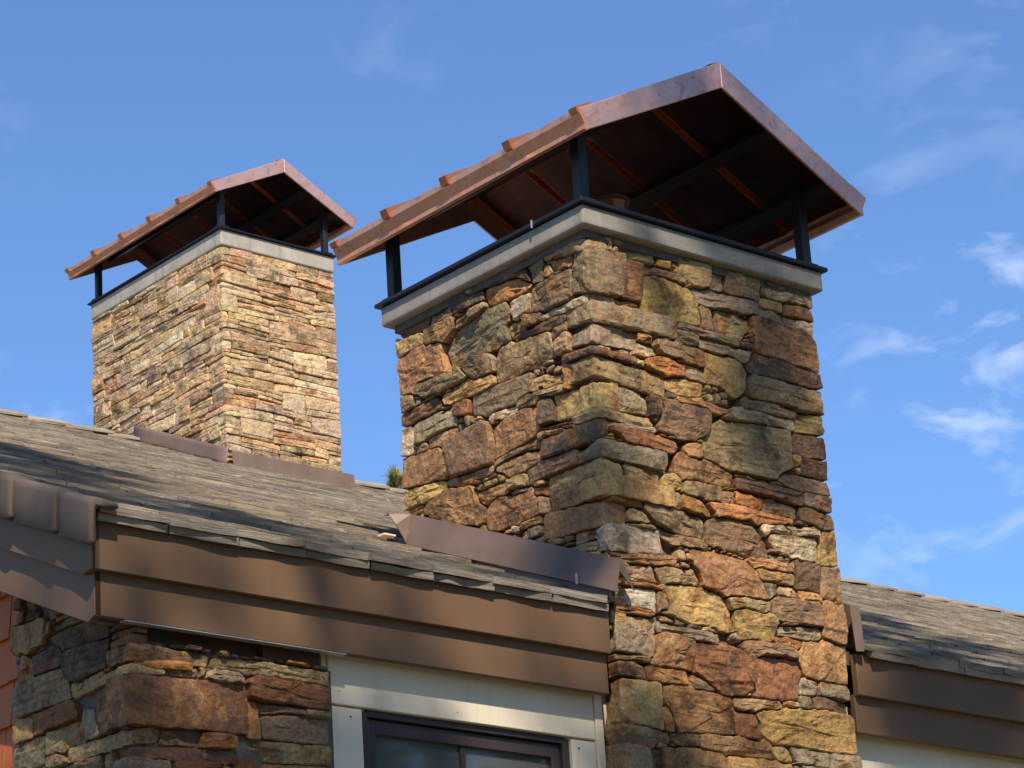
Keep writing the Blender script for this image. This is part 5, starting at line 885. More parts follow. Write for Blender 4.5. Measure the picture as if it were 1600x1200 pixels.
        ',-1908 -671,-1853 -705,-1837 -715,-1846;Pm-784,-1896 -725,-1896 -725,-1858 -784,-1858;Py-665,-1890 -629,-1890 -629,-1871 -664,-1858 -665,-1860;Pt-784,-1848 -725,-1849 -71'
        '5,-1834 -770,-1809 -784,-1822;Pb9,-2745 163,-2746 165,-2721 163,-2719 11,-2724;Pd173,-2745 338,-2745 338,-2687 333,-2682 223,-2688 192,-2688 177,-2683 173,-2689 170,-2714'
        ';Pm347,-2745 525,-2746 528,-2697 527,-2697 348,-2697 347,-2698;Pt537,-2745 748,-2746 750,-2721 749,-2721 539,-2721;Pm759,-2745 880,-2746 882,-2715 881,-2715 761,-2715;Pt5'
        '37,-2712 748,-2713 750,-2694 749,-2694 538,-2694;Pg759,-2706 880,-2707 882,-2681 873,-2680 857,-2694 760,-2694;Pb346,-2688 526,-2689 528,-2661 463,-2664 389,-2661 374,-26'
        '70 349,-2671 341,-2679;Py537,-2685 631,-2686 633,-2666 601,-2664 555,-2670 538,-2660;Pm642,-2685 754,-2686 756,-2655 753,-2653 644,-2661;Pm765,-2685 855,-2686 870,-2672 8'
        '70,-2667 869,-2667 766,-2667;Pb764,-2658 868,-2659 870,-2646 866,-2643 817,-2643 764,-2649 762,-2650;Pt393,-2652 433,-2653 429,-2646 429,-2611 395,-2613;Pp303,-2296 315,-'
        '2296 325,-2290 338,-2268 338,-2263 304,-2263 299,-2268 305,-2278;Pm9,-2208 160,-2209 162,-2193 161,-2193 10,-2193;Pt390,-2208 431,-2208 431,-2194 381,-2194 381,-2199;Pd17'
        '1,-2205 298,-2206 300,-2193 299,-2193 172,-2193;Pd309,-2205 344,-2205 344,-2194 309,-2194;Pl441,-2205 479,-2205 479,-2194 441,-2194;Pg808,-2205 877,-2206 879,-2193 878,-2'
        '193 808,-2193 806,-2201;Pp489,-2203 526,-2203 527,-2196 490,-2193;Po681,-2202 795,-2203 798,-2201 798,-2193 797,-2193 682,-2193;Pp537,-2199 640,-2200 642,-2193 641,-2193 '
        '538,-2193;Pg651,-2199 671,-2199 671,-2194 651,-2194'
    ),
)


def parse(s):
    out = []
    for q in s.split(';'):
        out.append((q[0], q[1], [tuple(float(t) / 1000.0 for t in a.split(',')) for a in q[2:].split()]))
    return out


def nz(x, y, s, k):
    return mnoise.noise(Vector((x * s, y * s, k)))


def stone_mesh(kind, q, frame, rnd, relief=1.0, depth=0.075):
    """one stone: outline q in the unwrapped face coordinates (u along the face, v = height);
    frame(u, v, h) gives the point h metres proud of the face"""
    seed = rnd.uniform(0, 500)
    us, vs = [a for a, b in q], [b for a, b in q]
    w, hgt = max(us) - min(us), max(vs) - min(vs)
    small = min(w, hgt)
    base = rnd.uniform(-0.014, 0.014) + (0.006 if w * hgt > 0.02 else 0)
    tu, tv = rnd.uniform(-0.016, 0.016) / max(w, .08), rnd.uniform(-0.012, 0.008) / max(hgt, .05)
    cu, cv = sum(us) / len(us), sum(vs) / len(vs)
    edge = rnd.uniform(0.002, 0.006)
    amp = rnd.uniform(0.5, 1.3)
    lay = rnd.random() < 0.4
    # a couple of cleft planes
    cl = [(rnd.uniform(0, 2 * PI), rnd.uniform(-0.1, 0.48) * small, rnd.choice([0.08, 0.2, 0.5, 1.2]), rnd.uniform(0.003, 0.009)) for _ in range(4)]

    def height(u, v, t):
        h = base + tu * (u - cu) + tv * (v - cv)
        h += amp * (0.0035 * nz(u, v, 8, seed) + 0.0035 * nz(u, v, 26, seed + 9) + 0.0032 * nz(u, v, 65, seed + 20))
        if lay:
            h += 0.0045 * nz(u * 0.12, v, 60, seed + 33)
        for a, dd, s, lim in cl:
            over = (u - cu) * math.cos(a) + (v - cv) * math.sin(a) - dd
            if over > 0:
                h -= min(over * s, lim)
        h *= relief
        if t < 1:
            h -= edge * (1 - t) ** 2
        return h
    verts, faces, sharp = [], [], []
    if kind == 'P':
        # outline, roughened
        pts = []
        n = len(q)
        step = 0.016 if small > 0.05 else 0.012
        for i in range(n):
            a, b = q[i], q[(i + 1) % n]
            L = math.hypot(b[0] - a[0], b[1] - a[1])
            k = max(1, int(round(L / step)))
            for j in range(k):
                t = j / k
                pts.append((a[0] + (b[0] - a[0]) * t, a[1] + (b[1] - a[1]) * t))
        # knock the corners off and roughen
        m = len(pts)
        k0 = 3.0 if rnd.random() < 0.2 else 14.0
        pts = [((pts[i - 1][0] + k0 * pts[i][0] + pts[(i + 1) % m][0]) / (k0 + 2), (pts[i - 1][1] + k0 * pts[i][1] + pts[(i + 1) % m][1]) / (k0 + 2)) for i in range(m)]
        rough = min(0.0042, small * 0.06)
        pts = [(x + rough * nz(x, y, 30, seed + 50) + rough * 0.7 * nz(x, y, 75, seed + 60), y + rough * nz(x, y, 30, seed + 70) + rough * 0.7 * nz(x, y, 75, seed + 80)) for x, y in pts]
        A = np.array(pts)
        c = A.mean(0)
        ev, evec = np.linalg.eigh(np.cov((A - c).T))
        ax = evec[:, 1]
        pr = (A - c) @ ax
        perp = (A - c) @ evec[:, 0]
        half = max(0.0, (pr.max() - pr.min()) / 2 - (perp.max() - perp.min()) / 2)
        mid = (pr.max() + pr.min()) / 2
        tgt = c + np.outer(np.clip(pr, mid - half, mid + half), ax)
        dist = np.linalg.norm(A - tgt, axis=1).mean() + 1e-6
        t1 = min(0.25, rnd.uniform(0.002, 0.005) / dist)
        t2 = min(0.5, rnd.uniform(0.008, 0.013) / dist)
        ts = [0.0, t1, t2] + ([0.3, 0.42, 0.55, 0.68, 0.82] if dist > 0.045 else [0.5, 0.75])
        ts = ts[:3] + [x for x in ts[3:] if x > t2 + 0.08]
        vis = [0.0, 0.7] + [1.0] * (len(ts) - 2)
        rings = []
        # back ring
        rings.append([len(verts) + i for i in range(m)])
        verts += [frame(x, y, -depth) for x, y in pts]
        for t, e in zip(ts, vis):
            R = A + (tgt - A) * t
            if t > 0.1:
                R = R + np.array([[rnd.uniform(-.004, .004), rnd.uniform(-.003, .003)] for _ in range(m)]) * min(1.0, dist / 0.03)
            rings.append([len(verts) + i for i in range(m)])
            verts += [frame(x, y, height(x, y, e)) for x, y in R]
        for r in range(len(rings) - 1):
            a, b = rings[r], rings[r + 1]
            for i in range(m):
                faces.append((a[i], a[(i + 1) % m], b[(i + 1) % m], b[i]))
        ci = len(verts)
        verts.append(frame(c[0], c[1], height(c[0], c[1], 1)))
        last = rings[-1]
        for i in range(m):
            faces.append((last[i], last[(i + 1) % m], ci))
    else:
        lt, ct, rt, rb, cb, lb = q

        def chain(a, b, c):
            k1 = max(2, int(abs(a[0] - b[0]) / 0.022))
            k2 = max(2, int(abs(c[0] - b[0]) / 0.022))
            l = [(a[0] + (b[0] - a[0]) * i / k1, a[1] + (b[1] - a[1]) * i / k1) for i in range(k1)]
            l += [(b[0] + (c[0] - b[0]) * i / k2, b[1] + (c[1] - b[1]) * i / k2) for i in range(k2 + 1)]
            return l
        # both chains need the same count
        du1 = min(lt[0], lb[0])
        k1 = max(3, int(abs(du1) / 0.022))
        k2 = max(3, int(max(rt[0], rb[0]) / 0.022))
        rows = max(4, min(9, int(hgt / 0.018)))

        def row(s):
            l = [lt[0] + (lb[0] - lt[0]) * s, lt[1] + (lb[1] - lt[1]) * s]
            c = [0.0, ct[1] + (cb[1] - ct[1]) * s]
            r = [rt[0] + (rb[0] - rt[0]) * s, rt[1] + (rb[1] - rt[1]) * s]
            out = [(l[0] + (c[0] - l[0]) * i / k1, l[1] + (c[1] - l[1]) * i / k1) for i in range(k1)]
            out += [(c[0] + (r[0] - c[0]) * i / k2, c[1] + (r[1] - c[1]) * i / k2) for i in range(k2 + 1)]
            return out
        cols = k1 + k2 + 1
        ss = [i / (rows - 1) for i in range(rows)]
        ss[1] = min(ss[1], 0.009 / hgt) if rows > 4 else ss[1]
        ss[-2] = 1 - ss[1]
        rough = min(0.006, small * 0.1)
        G = []
        for r, s in enumerate(ss):
            line = []
            for cI, (u, v) in enumerate(row(s)):
                er = 0 if (r in (0, rows - 1) or cI in (0, cols - 1)) else 0.6 if (r in (1, rows - 2) or cI in (1, cols - 2)) else 1
                onc = (cI == k1)
                uu = u + (0 if onc else rough * nz(u, v, 35, seed + 50))
                vv = v + rough * nz(u, v, 35, seed + 70) + rough * .6 * nz(u, v, 80, seed + 90)
                if (r in (0, rows - 1)) and cI in (0, cols - 1):
                    uu -= math.copysign(0.008, uu)
                hh = height(uu, vv, er) - (0.006 if onc else 0)
                line.append(len(verts))
                verts.append(frame(uu, vv, hh, onc))
            G.append(line)
        for r in range(rows - 1):
            for i in range(cols - 1):
                faces.append((G[r][i], G[r][i + 1], G[r + 1][i + 1], G[r + 1][i]))
        border = G[0] + [G[r][-1] for r in range(1, rows)] + G[-1][-2::-1] + [G[r][0] for r in range(rows - 2, 0, -1)]
        uvb = []
        allrow = [row(s) for s in ss]
        idx = {G[r][i]: allrow[r][i] + ((i == k1),) for r in range(rows) for i in range(cols)}
        back = []
        for b in border:
            u, v, onc = idx[b]
            back.append(len(verts))
            verts.append(frame(u, v, -depth, onc))
        nb = len(border)
        for i in range(nb):
            faces.append((border[i], back[i], back[(i + 1) % nb], border[(i + 1) % nb]))
    nflat = (2 * m) if kind == 'P' else 0
    return verts, faces, nflat


def face_frame(X0, Y0, u_end):
    """left face is the plane x = X0 (u < 0 runs back along +y), front face the plane y = Y0 (u > 0 runs along +x)"""
    def f(u, v, h, corner=False):
        if corner:
            return (X0 - h, Y0 - h, v)
        if u < 0:
            return (X0 - h, Y0 - u, v)
        return (X0 + u, Y0 - h, v)
    return f


def build_stones(data, X0, Y0, zoff, parent, seed, limit=300, gain=1.0, relief=1.0, fade=0.0, ref=(.36, .245, .125)):
    rnd = random.Random(seed)
    fr0 = face_frame(X0, Y0, 0)
    fr = lambda u, v, h, c=False: fr0(u, v + zoff, h, c)
    chips = MB()
    chip_cols = []
    for k, (kind, c, q) in enumerate(parse(data)):
        verts, faces, nflat = stone_mesh(kind, q, fr, rnd, relief)
        cc = PAL[c]
        g = rnd.uniform(0.85, 1.2) * gain * (1.28 if sum(cc) > 0.3 else 1.1)
        cc = tuple(x * (1 - fade) + y * fade for x, y in zip(cc, ref))
        tint = [max(0.01, x * g * rnd.uniform(0.94, 1.06)) for x in cc]
        if k < limit:
            a = np.array(verts)
            org = Vector(tuple((a.min(0) + a.max(0)) / 2))
            me = bpy.data.meshes.new('stone')
            me.from_pydata([Vector(p) - org for p in verts], [], faces)
            me.polygons.foreach_set('use_smooth', [False] * len(me.polygons))
            me.materials.append(M['stone'])
            o = bpy.data.objects.new('stone', me)
            o.color = (*tint, 1)
            place(o, 'stone', parent, org)
        else:
            chip_cols += [tint] * len(faces)
            chips.add(verts, faces)
    if chips.v:
        o = chips.build('stone_chips', M['chips'], parent)
        me = o.data
        at = me.attributes.new('tint', 'FLOAT_COLOR', 'FACE')
        at.data.foreach_set('color', [x for c in chip_cols for x in (*c, 1.0)])
        o['kind'] = 'stuff'


# ------------------------------------------------------------------ dimensions found from the photograph
LA, LB = 1.5, 1.4375
EY, EZ, PM = 0.024, -1.7905, 0.4551         # eave edge and pitch of the house roof
RY = 9.2                                    # ridge
PITCH = math.atan(PM)


def roofz(y):
    return EZ + PM * (y - EY) if y <= RY else EZ + PM * (RY - EY) - PM * (y - RY)


TX, TY, TZ = 3.8346, 8.0, 3.7249            # the chimney on the ridge
LA2, LB2 = 1.0842, 1.8044

# ------------------------------------------------------------------ ground
g = MB()
g.add([(-600, -600, -ZO), (600, -600, -ZO), (600, 600, -ZO), (-600, 600, -ZO)], [(0, 1, 2, 3)])
tag(g.build('ground', M['ground'], origin=(0, 0, -ZO)), kind='structure')

# ------------------------------------------------------------------ house
house = tag(empty('house', (2.0, 4.0, -ZO)), 'lodge house with brown double fascia, weathered grey tile roof and white framed window', 'house')
XL, XR = -2.42, 20.0
# walls: left gable wall and front wall round the window
wall = MB()
wall.prism([(0.20, -ZO), (18.2, -ZO), (18.2, roofz(18.2) - 0.16), (RY, roofz(RY) - 0.16), (0.20, roofz(0.20) - 0.20)], 0, -2.16, -2.0)
wall.build('gable_wall', M['interior'], house)
WX0, WX1, WZ0, WZ1 = -1.135, -0.123, -3.75, -2.305      # window opening
fw = MB()
MB().box(-2.0, -1.34, 0.20, 0.36, -ZO, -2.0).build('corner_wall', M['soffit'], house)  # coloured dark for the shade in the gap over the pier
fw.box(-1.34, WX0, 0.20, 0.36, -ZO, -2.0)
fw.box(WX1, 4.9, 0.20, 0.36, -ZO, -2.0)
fw.box(WX0, WX1, 0.20, 0.36, WZ1, -2.0)
fw.box(WX0, WX1, 0.20, 0.36, -ZO, WZ0)
fw.build('front_wall', M['trim'], house)
fw2 = MB().box(4.9, XR, 0.20, 0.36, -ZO, -2.0).build('front_wall', M['trim'], house)
bk = MB().box(-2.0, XR, 18.0, 18.2, -ZO, roofz(18.2) - 0.2).build('back_wall', M['trim'], house)
rg = MB()
rg.prism([(0.36, -ZO), (18.0, -ZO), (18.0, roofz(18.0) - 0.2), (RY, roofz(RY) - 0.2), (0.36, roofz(0.36) - 0.2)], 0, XR - 0.2, XR)
rg.build('gable_wall', M['trim'], house)

# roof: deck and tiles
roof = empty('roof', (6.0, RY, roofz(RY)), house)
dk = MB()
dk.prism([(EY + 0.085, EZ + 0.010), (RY, roofz(RY) - 0.030), (18.4, roofz(18.4) - 0.03), (18.4, roofz(18.4) - 0.13), (RY, roofz(RY) - 0.14), (EY + 0.085, EZ - 0.05)], 0, XL + 0.03, XR + 0.2)
dk.build('roof_deck', M['soffit'], roof)

rnd = random.Random(5)
TW, TE, TT = 0.30, 0.305, 0.029


def tile_mesh(k):
    r = random.Random(100 + k)
    n = 5
    L = 0.40
    vs, fs = [], []
    xs = [(-0.5 + i / (n - 1)) * (TW - 0.002) for i in range(n)]
    jag = [r.uniform(-0.006, 0.006) for _ in range(n)]
    if k % 4 == 1:
        jag[0] -= 0.012
    if k % 4 == 2:
        jag[-1] += 0.009
    for i in range(n):
        tb = r.uniform(-0.002, 0.002)
        vs += [(xs[i], jag[i], 0.0 + tb), (xs[i], jag[i] + 0.004, TT + tb), (xs[i], L, TT - 0.006), (xs[i], L, -0.004)]
    for i in range(n - 1):
        a, b = 4 * i, 4 * i + 4
        for j in range(4):
            fs.append((a + j, b + j, b + (j + 1) % 4, a + (j + 1) % 4))
    fs.append((0, 1, 2, 3))
    fs.append((4 * n - 1, 4 * n - 2, 4 * n - 3, 4 * n - 4))
    me = bpy.data.meshes.new('roof_tile')
    me.from_pydata(vs, [], fs)
    bm = bmesh.new()
    bm.from_mesh(me)
    bmesh.ops.recalc_face_normals(bm, faces=bm.faces)
    bm.to_mesh(me)
    bm.free()
    me.materials.append(M['tile'])
    return me


TILES = [tile_mesh(k) for k in range(8)]
tile_far = MB()
far_cols = []
n_tiles = 0
ncourse = int((RY - EY) * math.sqrt(1 + PM * PM) / TE) + 1
spots = []
for j in range(ncourse):
    s = j * TE
    y = EY + s * math.cos(PITCH)
    fr = y / RY
    x0 = max(XL - 0.02, -3.4 + 5.2 * fr)
    x1 = 3.6 + 12.6 * fr
    x = (XL - 0.02) + (0.0 if j % 2 == 0 else -TW * 0.5) + rnd.uniform(-0.03, 0.03)
    while x < x1:
        xc = x + TW / 2
        x += TW + rnd.uniform(-0.004, 0.008)
        if xc < x0 or xc + TW / 2 < XL + 0.10:
            continue
        xc = max(xc, XL + 0.002 + TW / 2)
        spots.append((j, xc, y))
spots.sort(key=lambda t: (t[0], abs(t[1])))


def tile_tint():
    g = rnd.choice([0.9, 0.96, 1.0, 1.0, 1.05, 1.12])
    return (0.285 * g, 0.240 * g * rnd.uniform(.97, 1.02), 0.188 * g * rnd.uniform(.94, 1.04))


# the starter course shows as a second thickness along the eave
x = XL + 0.004 + TW / 2
while x < 4.0:
    if x + TW / 2 < 0.05 or x - TW / 2 > 1.46:
        o = bpy.data.objects.new('starter_tile', rnd.choice(TILES))
        o.color = (*tile_tint(), 1)
        o.rotation_euler = (PITCH - 0.10 + rnd.uniform(-0.01, 0.01), rnd.uniform(-0.006, 0.006), rnd.uniform(-0.01, 0.01))
        place(o, 'starter_tile', roof, (x, EY + 0.012 + rnd.uniform(-0.006, 0.006), EZ - TT + 0.003 + rnd.uniform(-.002, .002)))
    x += TW + rnd.uniform(0.0, 0.01)
for j, xc, y in spots:
    # the chimneys stand through the roof
    if y < LB + 0.05 and y > -0.3 and 0.02 < xc + TW / 2 and xc - TW / 2 < 1.50:
        if xc < 0.06:
            xc = -TW / 2 + 0.045
        elif xc > 1.4:
            xc = 1.46 + TW / 2
        else:
            continue
    if TX - 0.05 < xc < TX + LA2 + 0.05 and y > TY - 0.1:
        continue
    lift = rnd.uniform(0.0, 0.004)
    dy = rnd.uniform(-0.008, 0.008)
    zz = roofz(y) + lift
    tilt = PITCH - TT / TE
    n_tiles += 1
    if n_tiles <= 300:
        o = bpy.data.objects.new('roof_tile', rnd.choice(TILES))
        o.color = (*tile_tint(), 1)
        o.rotation_euler = (tilt + rnd.uniform(-0.01, 0.01), rnd.uniform(-0.008, 0.008), rnd.uniform(-0.012, 0.012))
        place(o, 'roof_tile', roof, (xc, y + dy, zz))
    else:
        me = rnd.choice(TILES)
        mat = Matrix.Translation((xc, y + dy, zz)) @ Matrix.Rotation(tilt + rnd.uniform(-0.012, 0.012), 4, 'X') @ Matrix.Rotation(rnd.uniform(-0.012, 0.012), 4, 'Y')
        c = tile_tint()
        tile_far.add([mat @ v.co for v in me.vertices], [tuple(p.vertices) for p in me.polygons])
        far_cols += [c] * len(me.polygons)
o = tile_far.build('roof_tiles_far', M['tile_far'], roof)
at = o.data.attributes.new('tint', 'FLOAT_COLOR', 'FACE')
at.data.foreach_set('color', [x for c in far_cols for x in (*c, 1.0)])
o['kind'] = 'stuff'

# ridge tiles: folded caps that overlap along the ridge
def ridge_mesh():
    m = MB()
    a = PITCH
    wd, t, L = 0.15, 0.022, 0.42
    for sgn in (-1, 1):
        c, s = math.cos(a), math.sin(a)
        pr = [(0, 0), (sgn * wd * c, -wd * s), (sgn * wd * c, -wd * s + t), (0, t + 0.006)]
        m.prism(pr, 0, 0, L)
    me = bpy.data.meshes.new('ridge_tile')
    me.from_pydata(m.v, [], m.f)
    bm = bmesh.new()
    bm.from_mesh(me)
    bmesh.ops.recalc_face_normals(bm, faces=bm.faces)
    bmesh.ops.bevel(bm, geom=list(bm.edges), offset=0.003, segments=1, affect='EDGES')
    bm.to_mesh(me)
    bm.free()
    me.materials.append(M['tile'])
    return me


RM = ridge_mesh()
x = 0.2
while x < 16.5:
    if not (TX - 0.30 < x < TX + LA2 - 0.02):
        o = bpy.data.objects.new('ridge_tile', RM)
        o.color = (*tile_tint(), 1)
        o.rotation_euler = (rnd.uniform(-0.03, 0.03), -0.055, rnd.uniform(-0.02, 0.02))
        place(o, 'ridge_tile', roof, (x, RY, roofz(RY) + 0.016 + rnd.uniform(0, .008)))
    x += 0.37

# rake tiles: bent over the verge
def rake_tile(y0, L, k):
    """thick cap tile bent over the verge, its lower end lifted over the tile below"""
    r = random.Random(k)
    H, th = 0.135, 0.026
    xo = XL - 0.034
    # outer line of the section from the roof side over the rounded shoulder down the hanging flange
    sec = [(XL + 0.085, 0.040), (XL + 0.010, 0.046), (xo + 0.018, 0.042), (xo + 0.005, 0.032), (xo, 0.014), (xo - 0.002, -0.05), (xo, -H + 0.012), (xo + 0.006, -H), (xo + th - 0.006, -H), (xo + th, -H + 0.010),
           (xo + th, 0.0), (xo + th + 0.02, 0.016), (XL + 0.085, 0.018)]
    n = len(sec)
    vs, fs = [], []
    fr_ = [0.0, 0.03, 0.08, 0.3, 0.6, 0.92, 0.97, 1.0]
    for i, f in enumerate(fr_):
        y = y0 + L * f
        out = 0.022 * (1 - f)
        rd = 0.013 if f in (0.0, 1.0) else 0.004 if f in (0.03, 0.97) else 0.0
        for (sx, sz) in sec:
            inx = rd * 0.6 if sx < XL - 0.01 else 0.0
            low = rd * 1.4 if sz < -0.1 else -rd * 0.6 if sz > 0.03 else 0.0
            vs.append((sx - out + inx, y + r.uniform(-.001, .001), roofz(y) + sz + out * 0.5 + low + r.uniform(-.0012, .0012)))
    for i in range(len(fr_) - 1):
        for j in range(n):
            fs.append((i * n + j, i * n + (j + 1) % n, (i + 1) * n + (j + 1) % n, (i + 1) * n + j))
    fs.append(tuple(range(n)))
    fs.append(tuple(range((len(fr_) - 1) * n, len(fr_) * n)))
    m = MB().add(vs, fs)
    o = m.build('rake_tile', M['rake'], roof, smooth=True)
    nl = MB()
    yy = y0 + L * 0.45
    ring_prism_x(nl, xo - 0.013, yy, roofz(yy) - 0.060, 0.005, 0.008)
    nl.build('nail', M['pale_strip'], o)


def ring_prism_x(m, x, y, z, r_, L):
    k = 8
    a = [(x, y + r_ * math.cos(2 * PI * i / k), z + r_ * math.sin(2 * PI * i / k)) for i in range(k)]
    b = [(x + L, q[1], q[2]) for q in a]
    m.add(a + b, [tuple(range(k)), tuple(range(2 * k - 1, k - 1, -1))] + [(i, (i + 1) % k, k + (i + 1) % k, k + i) for i in range(k)])


yy = -0.012
for k in range(16):
    rake_tile(yy, 0.255 if k == 0 else 0.325, k)
    yy += 0.236 if k == 0 else 0.30

# fascia: two stepped boards along the eave and up the rake
UY, LY = 0.062, 0.092
for (a, b) in ((XL, 0.034), (1.478, 6.5)):
    MB().prism([(UY, -1.800), (UY + 0.035, -1.800), (UY + 0.035, -1.985), (UY, -1.985)], 0, a, b).build('upper_fascia_board', M['fascia'], house, bevel=0.003, seg=1)
    a2 = a + 0.027 if a < 0 else a
    MB().prism([(LY, -1.975), (LY + 0.03, -1.975), (LY + 0.03, -2.145), (LY, -2.145)], 0, a2, b).build('lower_fascia_board', M['fascia'], house, bevel=0.003, seg=1)
YE = 9.0
up = [(UY, -1.985), (0.130, -1.991), (YE, -1.991 + PM * (YE - 0.130)), (YE, roofz(YE) - 0.014), (UY, roofz(UY) - 0.022)]
m = MB().prism(up, 0, XL - 0.001, XL + 0.033)
m.build('upper_rake_board', M['fascia'], house, bevel=0.003, seg=1)
lo = [(LY, -2.145), (0.135, -2.162), (YE, -2.162 + PM * (YE - 0.135)), (YE, -1.980 + PM * (YE - 0.130)), (0.130, -1.980), (LY, -1.977)]
MB().prism(lo, 0, XL + 0.026, XL + 0.055).build('lower_rake_board', M['fascia'], house, bevel=0.003, seg=1)
# soffits
MB().box(XL + 0.06, 0.034, LY + 0.032, 0.24, -2.115, -2.095).build('soffit', M['soffit'], house)
MB().box(1.478, 6.5, LY + 0.032, 0.24, -2.115, -2.095).build('soffit', M['soffit'], house)
MB().prism([(0.10, -2.075), (YE, -2.075 + PM * (YE - 0.10)), (YE, -2.05 + PM * (YE - 0.10)), (0.10, -2.05)], 0, XL + 0.056, -2.1).build('rake_soffit', M['soffit'], house)
# a thin pale drip strip under the lower board, from the corner to the window trim
MB().prism([(LY - 0.004, -2.1465), (LY + 0.03, -2.1465), (LY + 0.03, -2.1495), (LY - 0.004, -2.1495)], 0, -2.27, -1.29).build('drip_strip', M['pale_strip'], house)
# dark block in the gap over the pier, added to darken the shaded gap
MB().box(-1.62, -1.36, 0.165, 0.20, -2.19, -2.115).build('soffit_block', M['soffit'], house, bevel=0.003, seg=1)

# window with its white trim
win = empty('window', (-0.63, 0.18, WZ0), house)
TP = 0.170
MB().box(-1.318, 0.012, TP, 0.20, -2.318, -2.116).build('head_casing', M['trim'], win, bevel=0.003, seg=1)
MB().box(-1.345, -1.320, TP + 0.006, 0.20, -2.30, -2.116).build('end_strip', M['trim'], win, bevel=0.002, seg=1)
MB().box(-1.330, WX0 - 0.028, TP + 0.004, 0.20, -3.9, -2.326).build('side_casing', M['trim'], win, bevel=0.003, seg=1)
MB().box(WX1 + 0.008, 0.012, TP + 0.004, 0.20, -3.9, -2.326).build('side_casing', M['trim'], win, bevel=0.003, seg=1)
MB().box(0.015, 0.056, TP - 0.006, 0.20, -3.9, -2.116).build('end_strip', M['trim'], win, bevel=0.003, seg=1)
MB().box(WX0 - 0.03, WX1 + 0.03, TP - 0.03, 0.30, -3.82, -3.76).build('sill', M['trim'], win, bevel=0.004, seg=1)
fx0, fx1 = WX0 - 0.026, WX1 + 0.006
fr = MB()
fr.box(fx0, fx0 + 0.035, 0.188, 0.29, WZ0, -2.326)
fr.box(fx1 - 0.035, fx1, 0.188, 0.29, WZ0, -2.326)
fr.box(fx0 + 0.035, fx1 - 0.035, 0.188, 0.29, -2.345, -2.322)
fr.box(fx0 + 0.035, fx1 - 0.035, 0.188, 0.29, WZ0, WZ0 + 0.03)
fr.build('frame', M['sash'], win, bevel=0.002, seg=1)
sx0, sx1, sz1 = fx0 + 0.037, fx1 - 0.037, -2.349
sash = MB()
sash.box(sx0, sx0 + 0.045, 0.205, 0.25, WZ0 + 0.03, sz1)
sash.box(sx1 - 0.045, sx1, 0.205, 0.25, WZ0 + 0.03, sz1)
sash.box(sx0 + 0.045, sx1 - 0.045, 0.205, 0.25, sz1 - 0.055, sz1)
sash.box(sx0 + 0.045, sx1 - 0.045, 0.205, 0.25, WZ0 + 0.03, WZ0 + 0.10)
so_ = sash.build('sash', M['sash'], win, bevel=0.003, seg=1)
mx = -0.645
MB().box(mx - 0.013, mx + 0.013, 0.214, 0.244, WZ0 + 0.101, sz1 - 0.056).build('muntin', M['sash'], win, bevel=0.003, seg=1)
MB().box(sx0 + 0.043, mx - 0.012, 0.226, 0.230, WZ0 + 0.098, sz1 - 0.053).build('pane', M['glass'], win)
MB().box(mx + 0.012, sx1 - 0.043, 0.226, 0.230, WZ0 + 0.098, sz1 - 0.053).build('pane', M['glass'], win)
MB().box(WX0 + 0.02, WX1 - 0.02, 0.37, 0.375, WZ0, -2.34).build('reflection_sheet', M['reflection_tone'], win)  # added sheet behind the glass, coloured like the reflected trees
room = MB()
room.box(WX0 - 1.2, WX1 + 1.2, 3.0, 3.05, -5, -1.9)
room.build('room_wall', M['interior'], house)
# casing nails
nm = MB().box(-0.004, 0.004, -0.002, 0.002, -0.004, 0.004)
for (nx, nzv) in ((-1.27, -2.268), (-0.70, -2.285), (-1.22, -2.36), (-0.08, -2.36)):
    me = MB().box(nx - 0.0025, nx + 0.0025, TP - 0.001, TP + 0.01, nzv - 0.0025, nzv + 0.0025)
    me.build('nail', M['nail'], win)

# white frieze boards right of the chimney
MB().box(1.50, 6.3, TP, 0.20, -2.36, -2.116).build('frieze_board', M['trim'], house, bevel=0.003, seg=1)

# cedar shingles on the gable wall behind the pier
for j in range(9):
    z1 = -1.45 - 0.172 * j
    y = 0.80 + rnd.uniform(-0.1, 0)
    while y < 2.6:
        w = rnd.uniform(0.12, 0.22)
        if roofz(y) - 0.22 > z1 - 0.2:
            m = MB().prism([(-2.162, z1 + 0.03), (-2.166, z1 + 0.03), (-2.185 + rnd.uniform(-.003, .003), z1 - 0.172 - rnd.uniform(0, .004)), (-2.162, z1 - 0.172)], 1, y, y + w - 0.004)
            m.build('shingle', M['cedar'], house, bevel=0.0015, seg=1)
        y += w

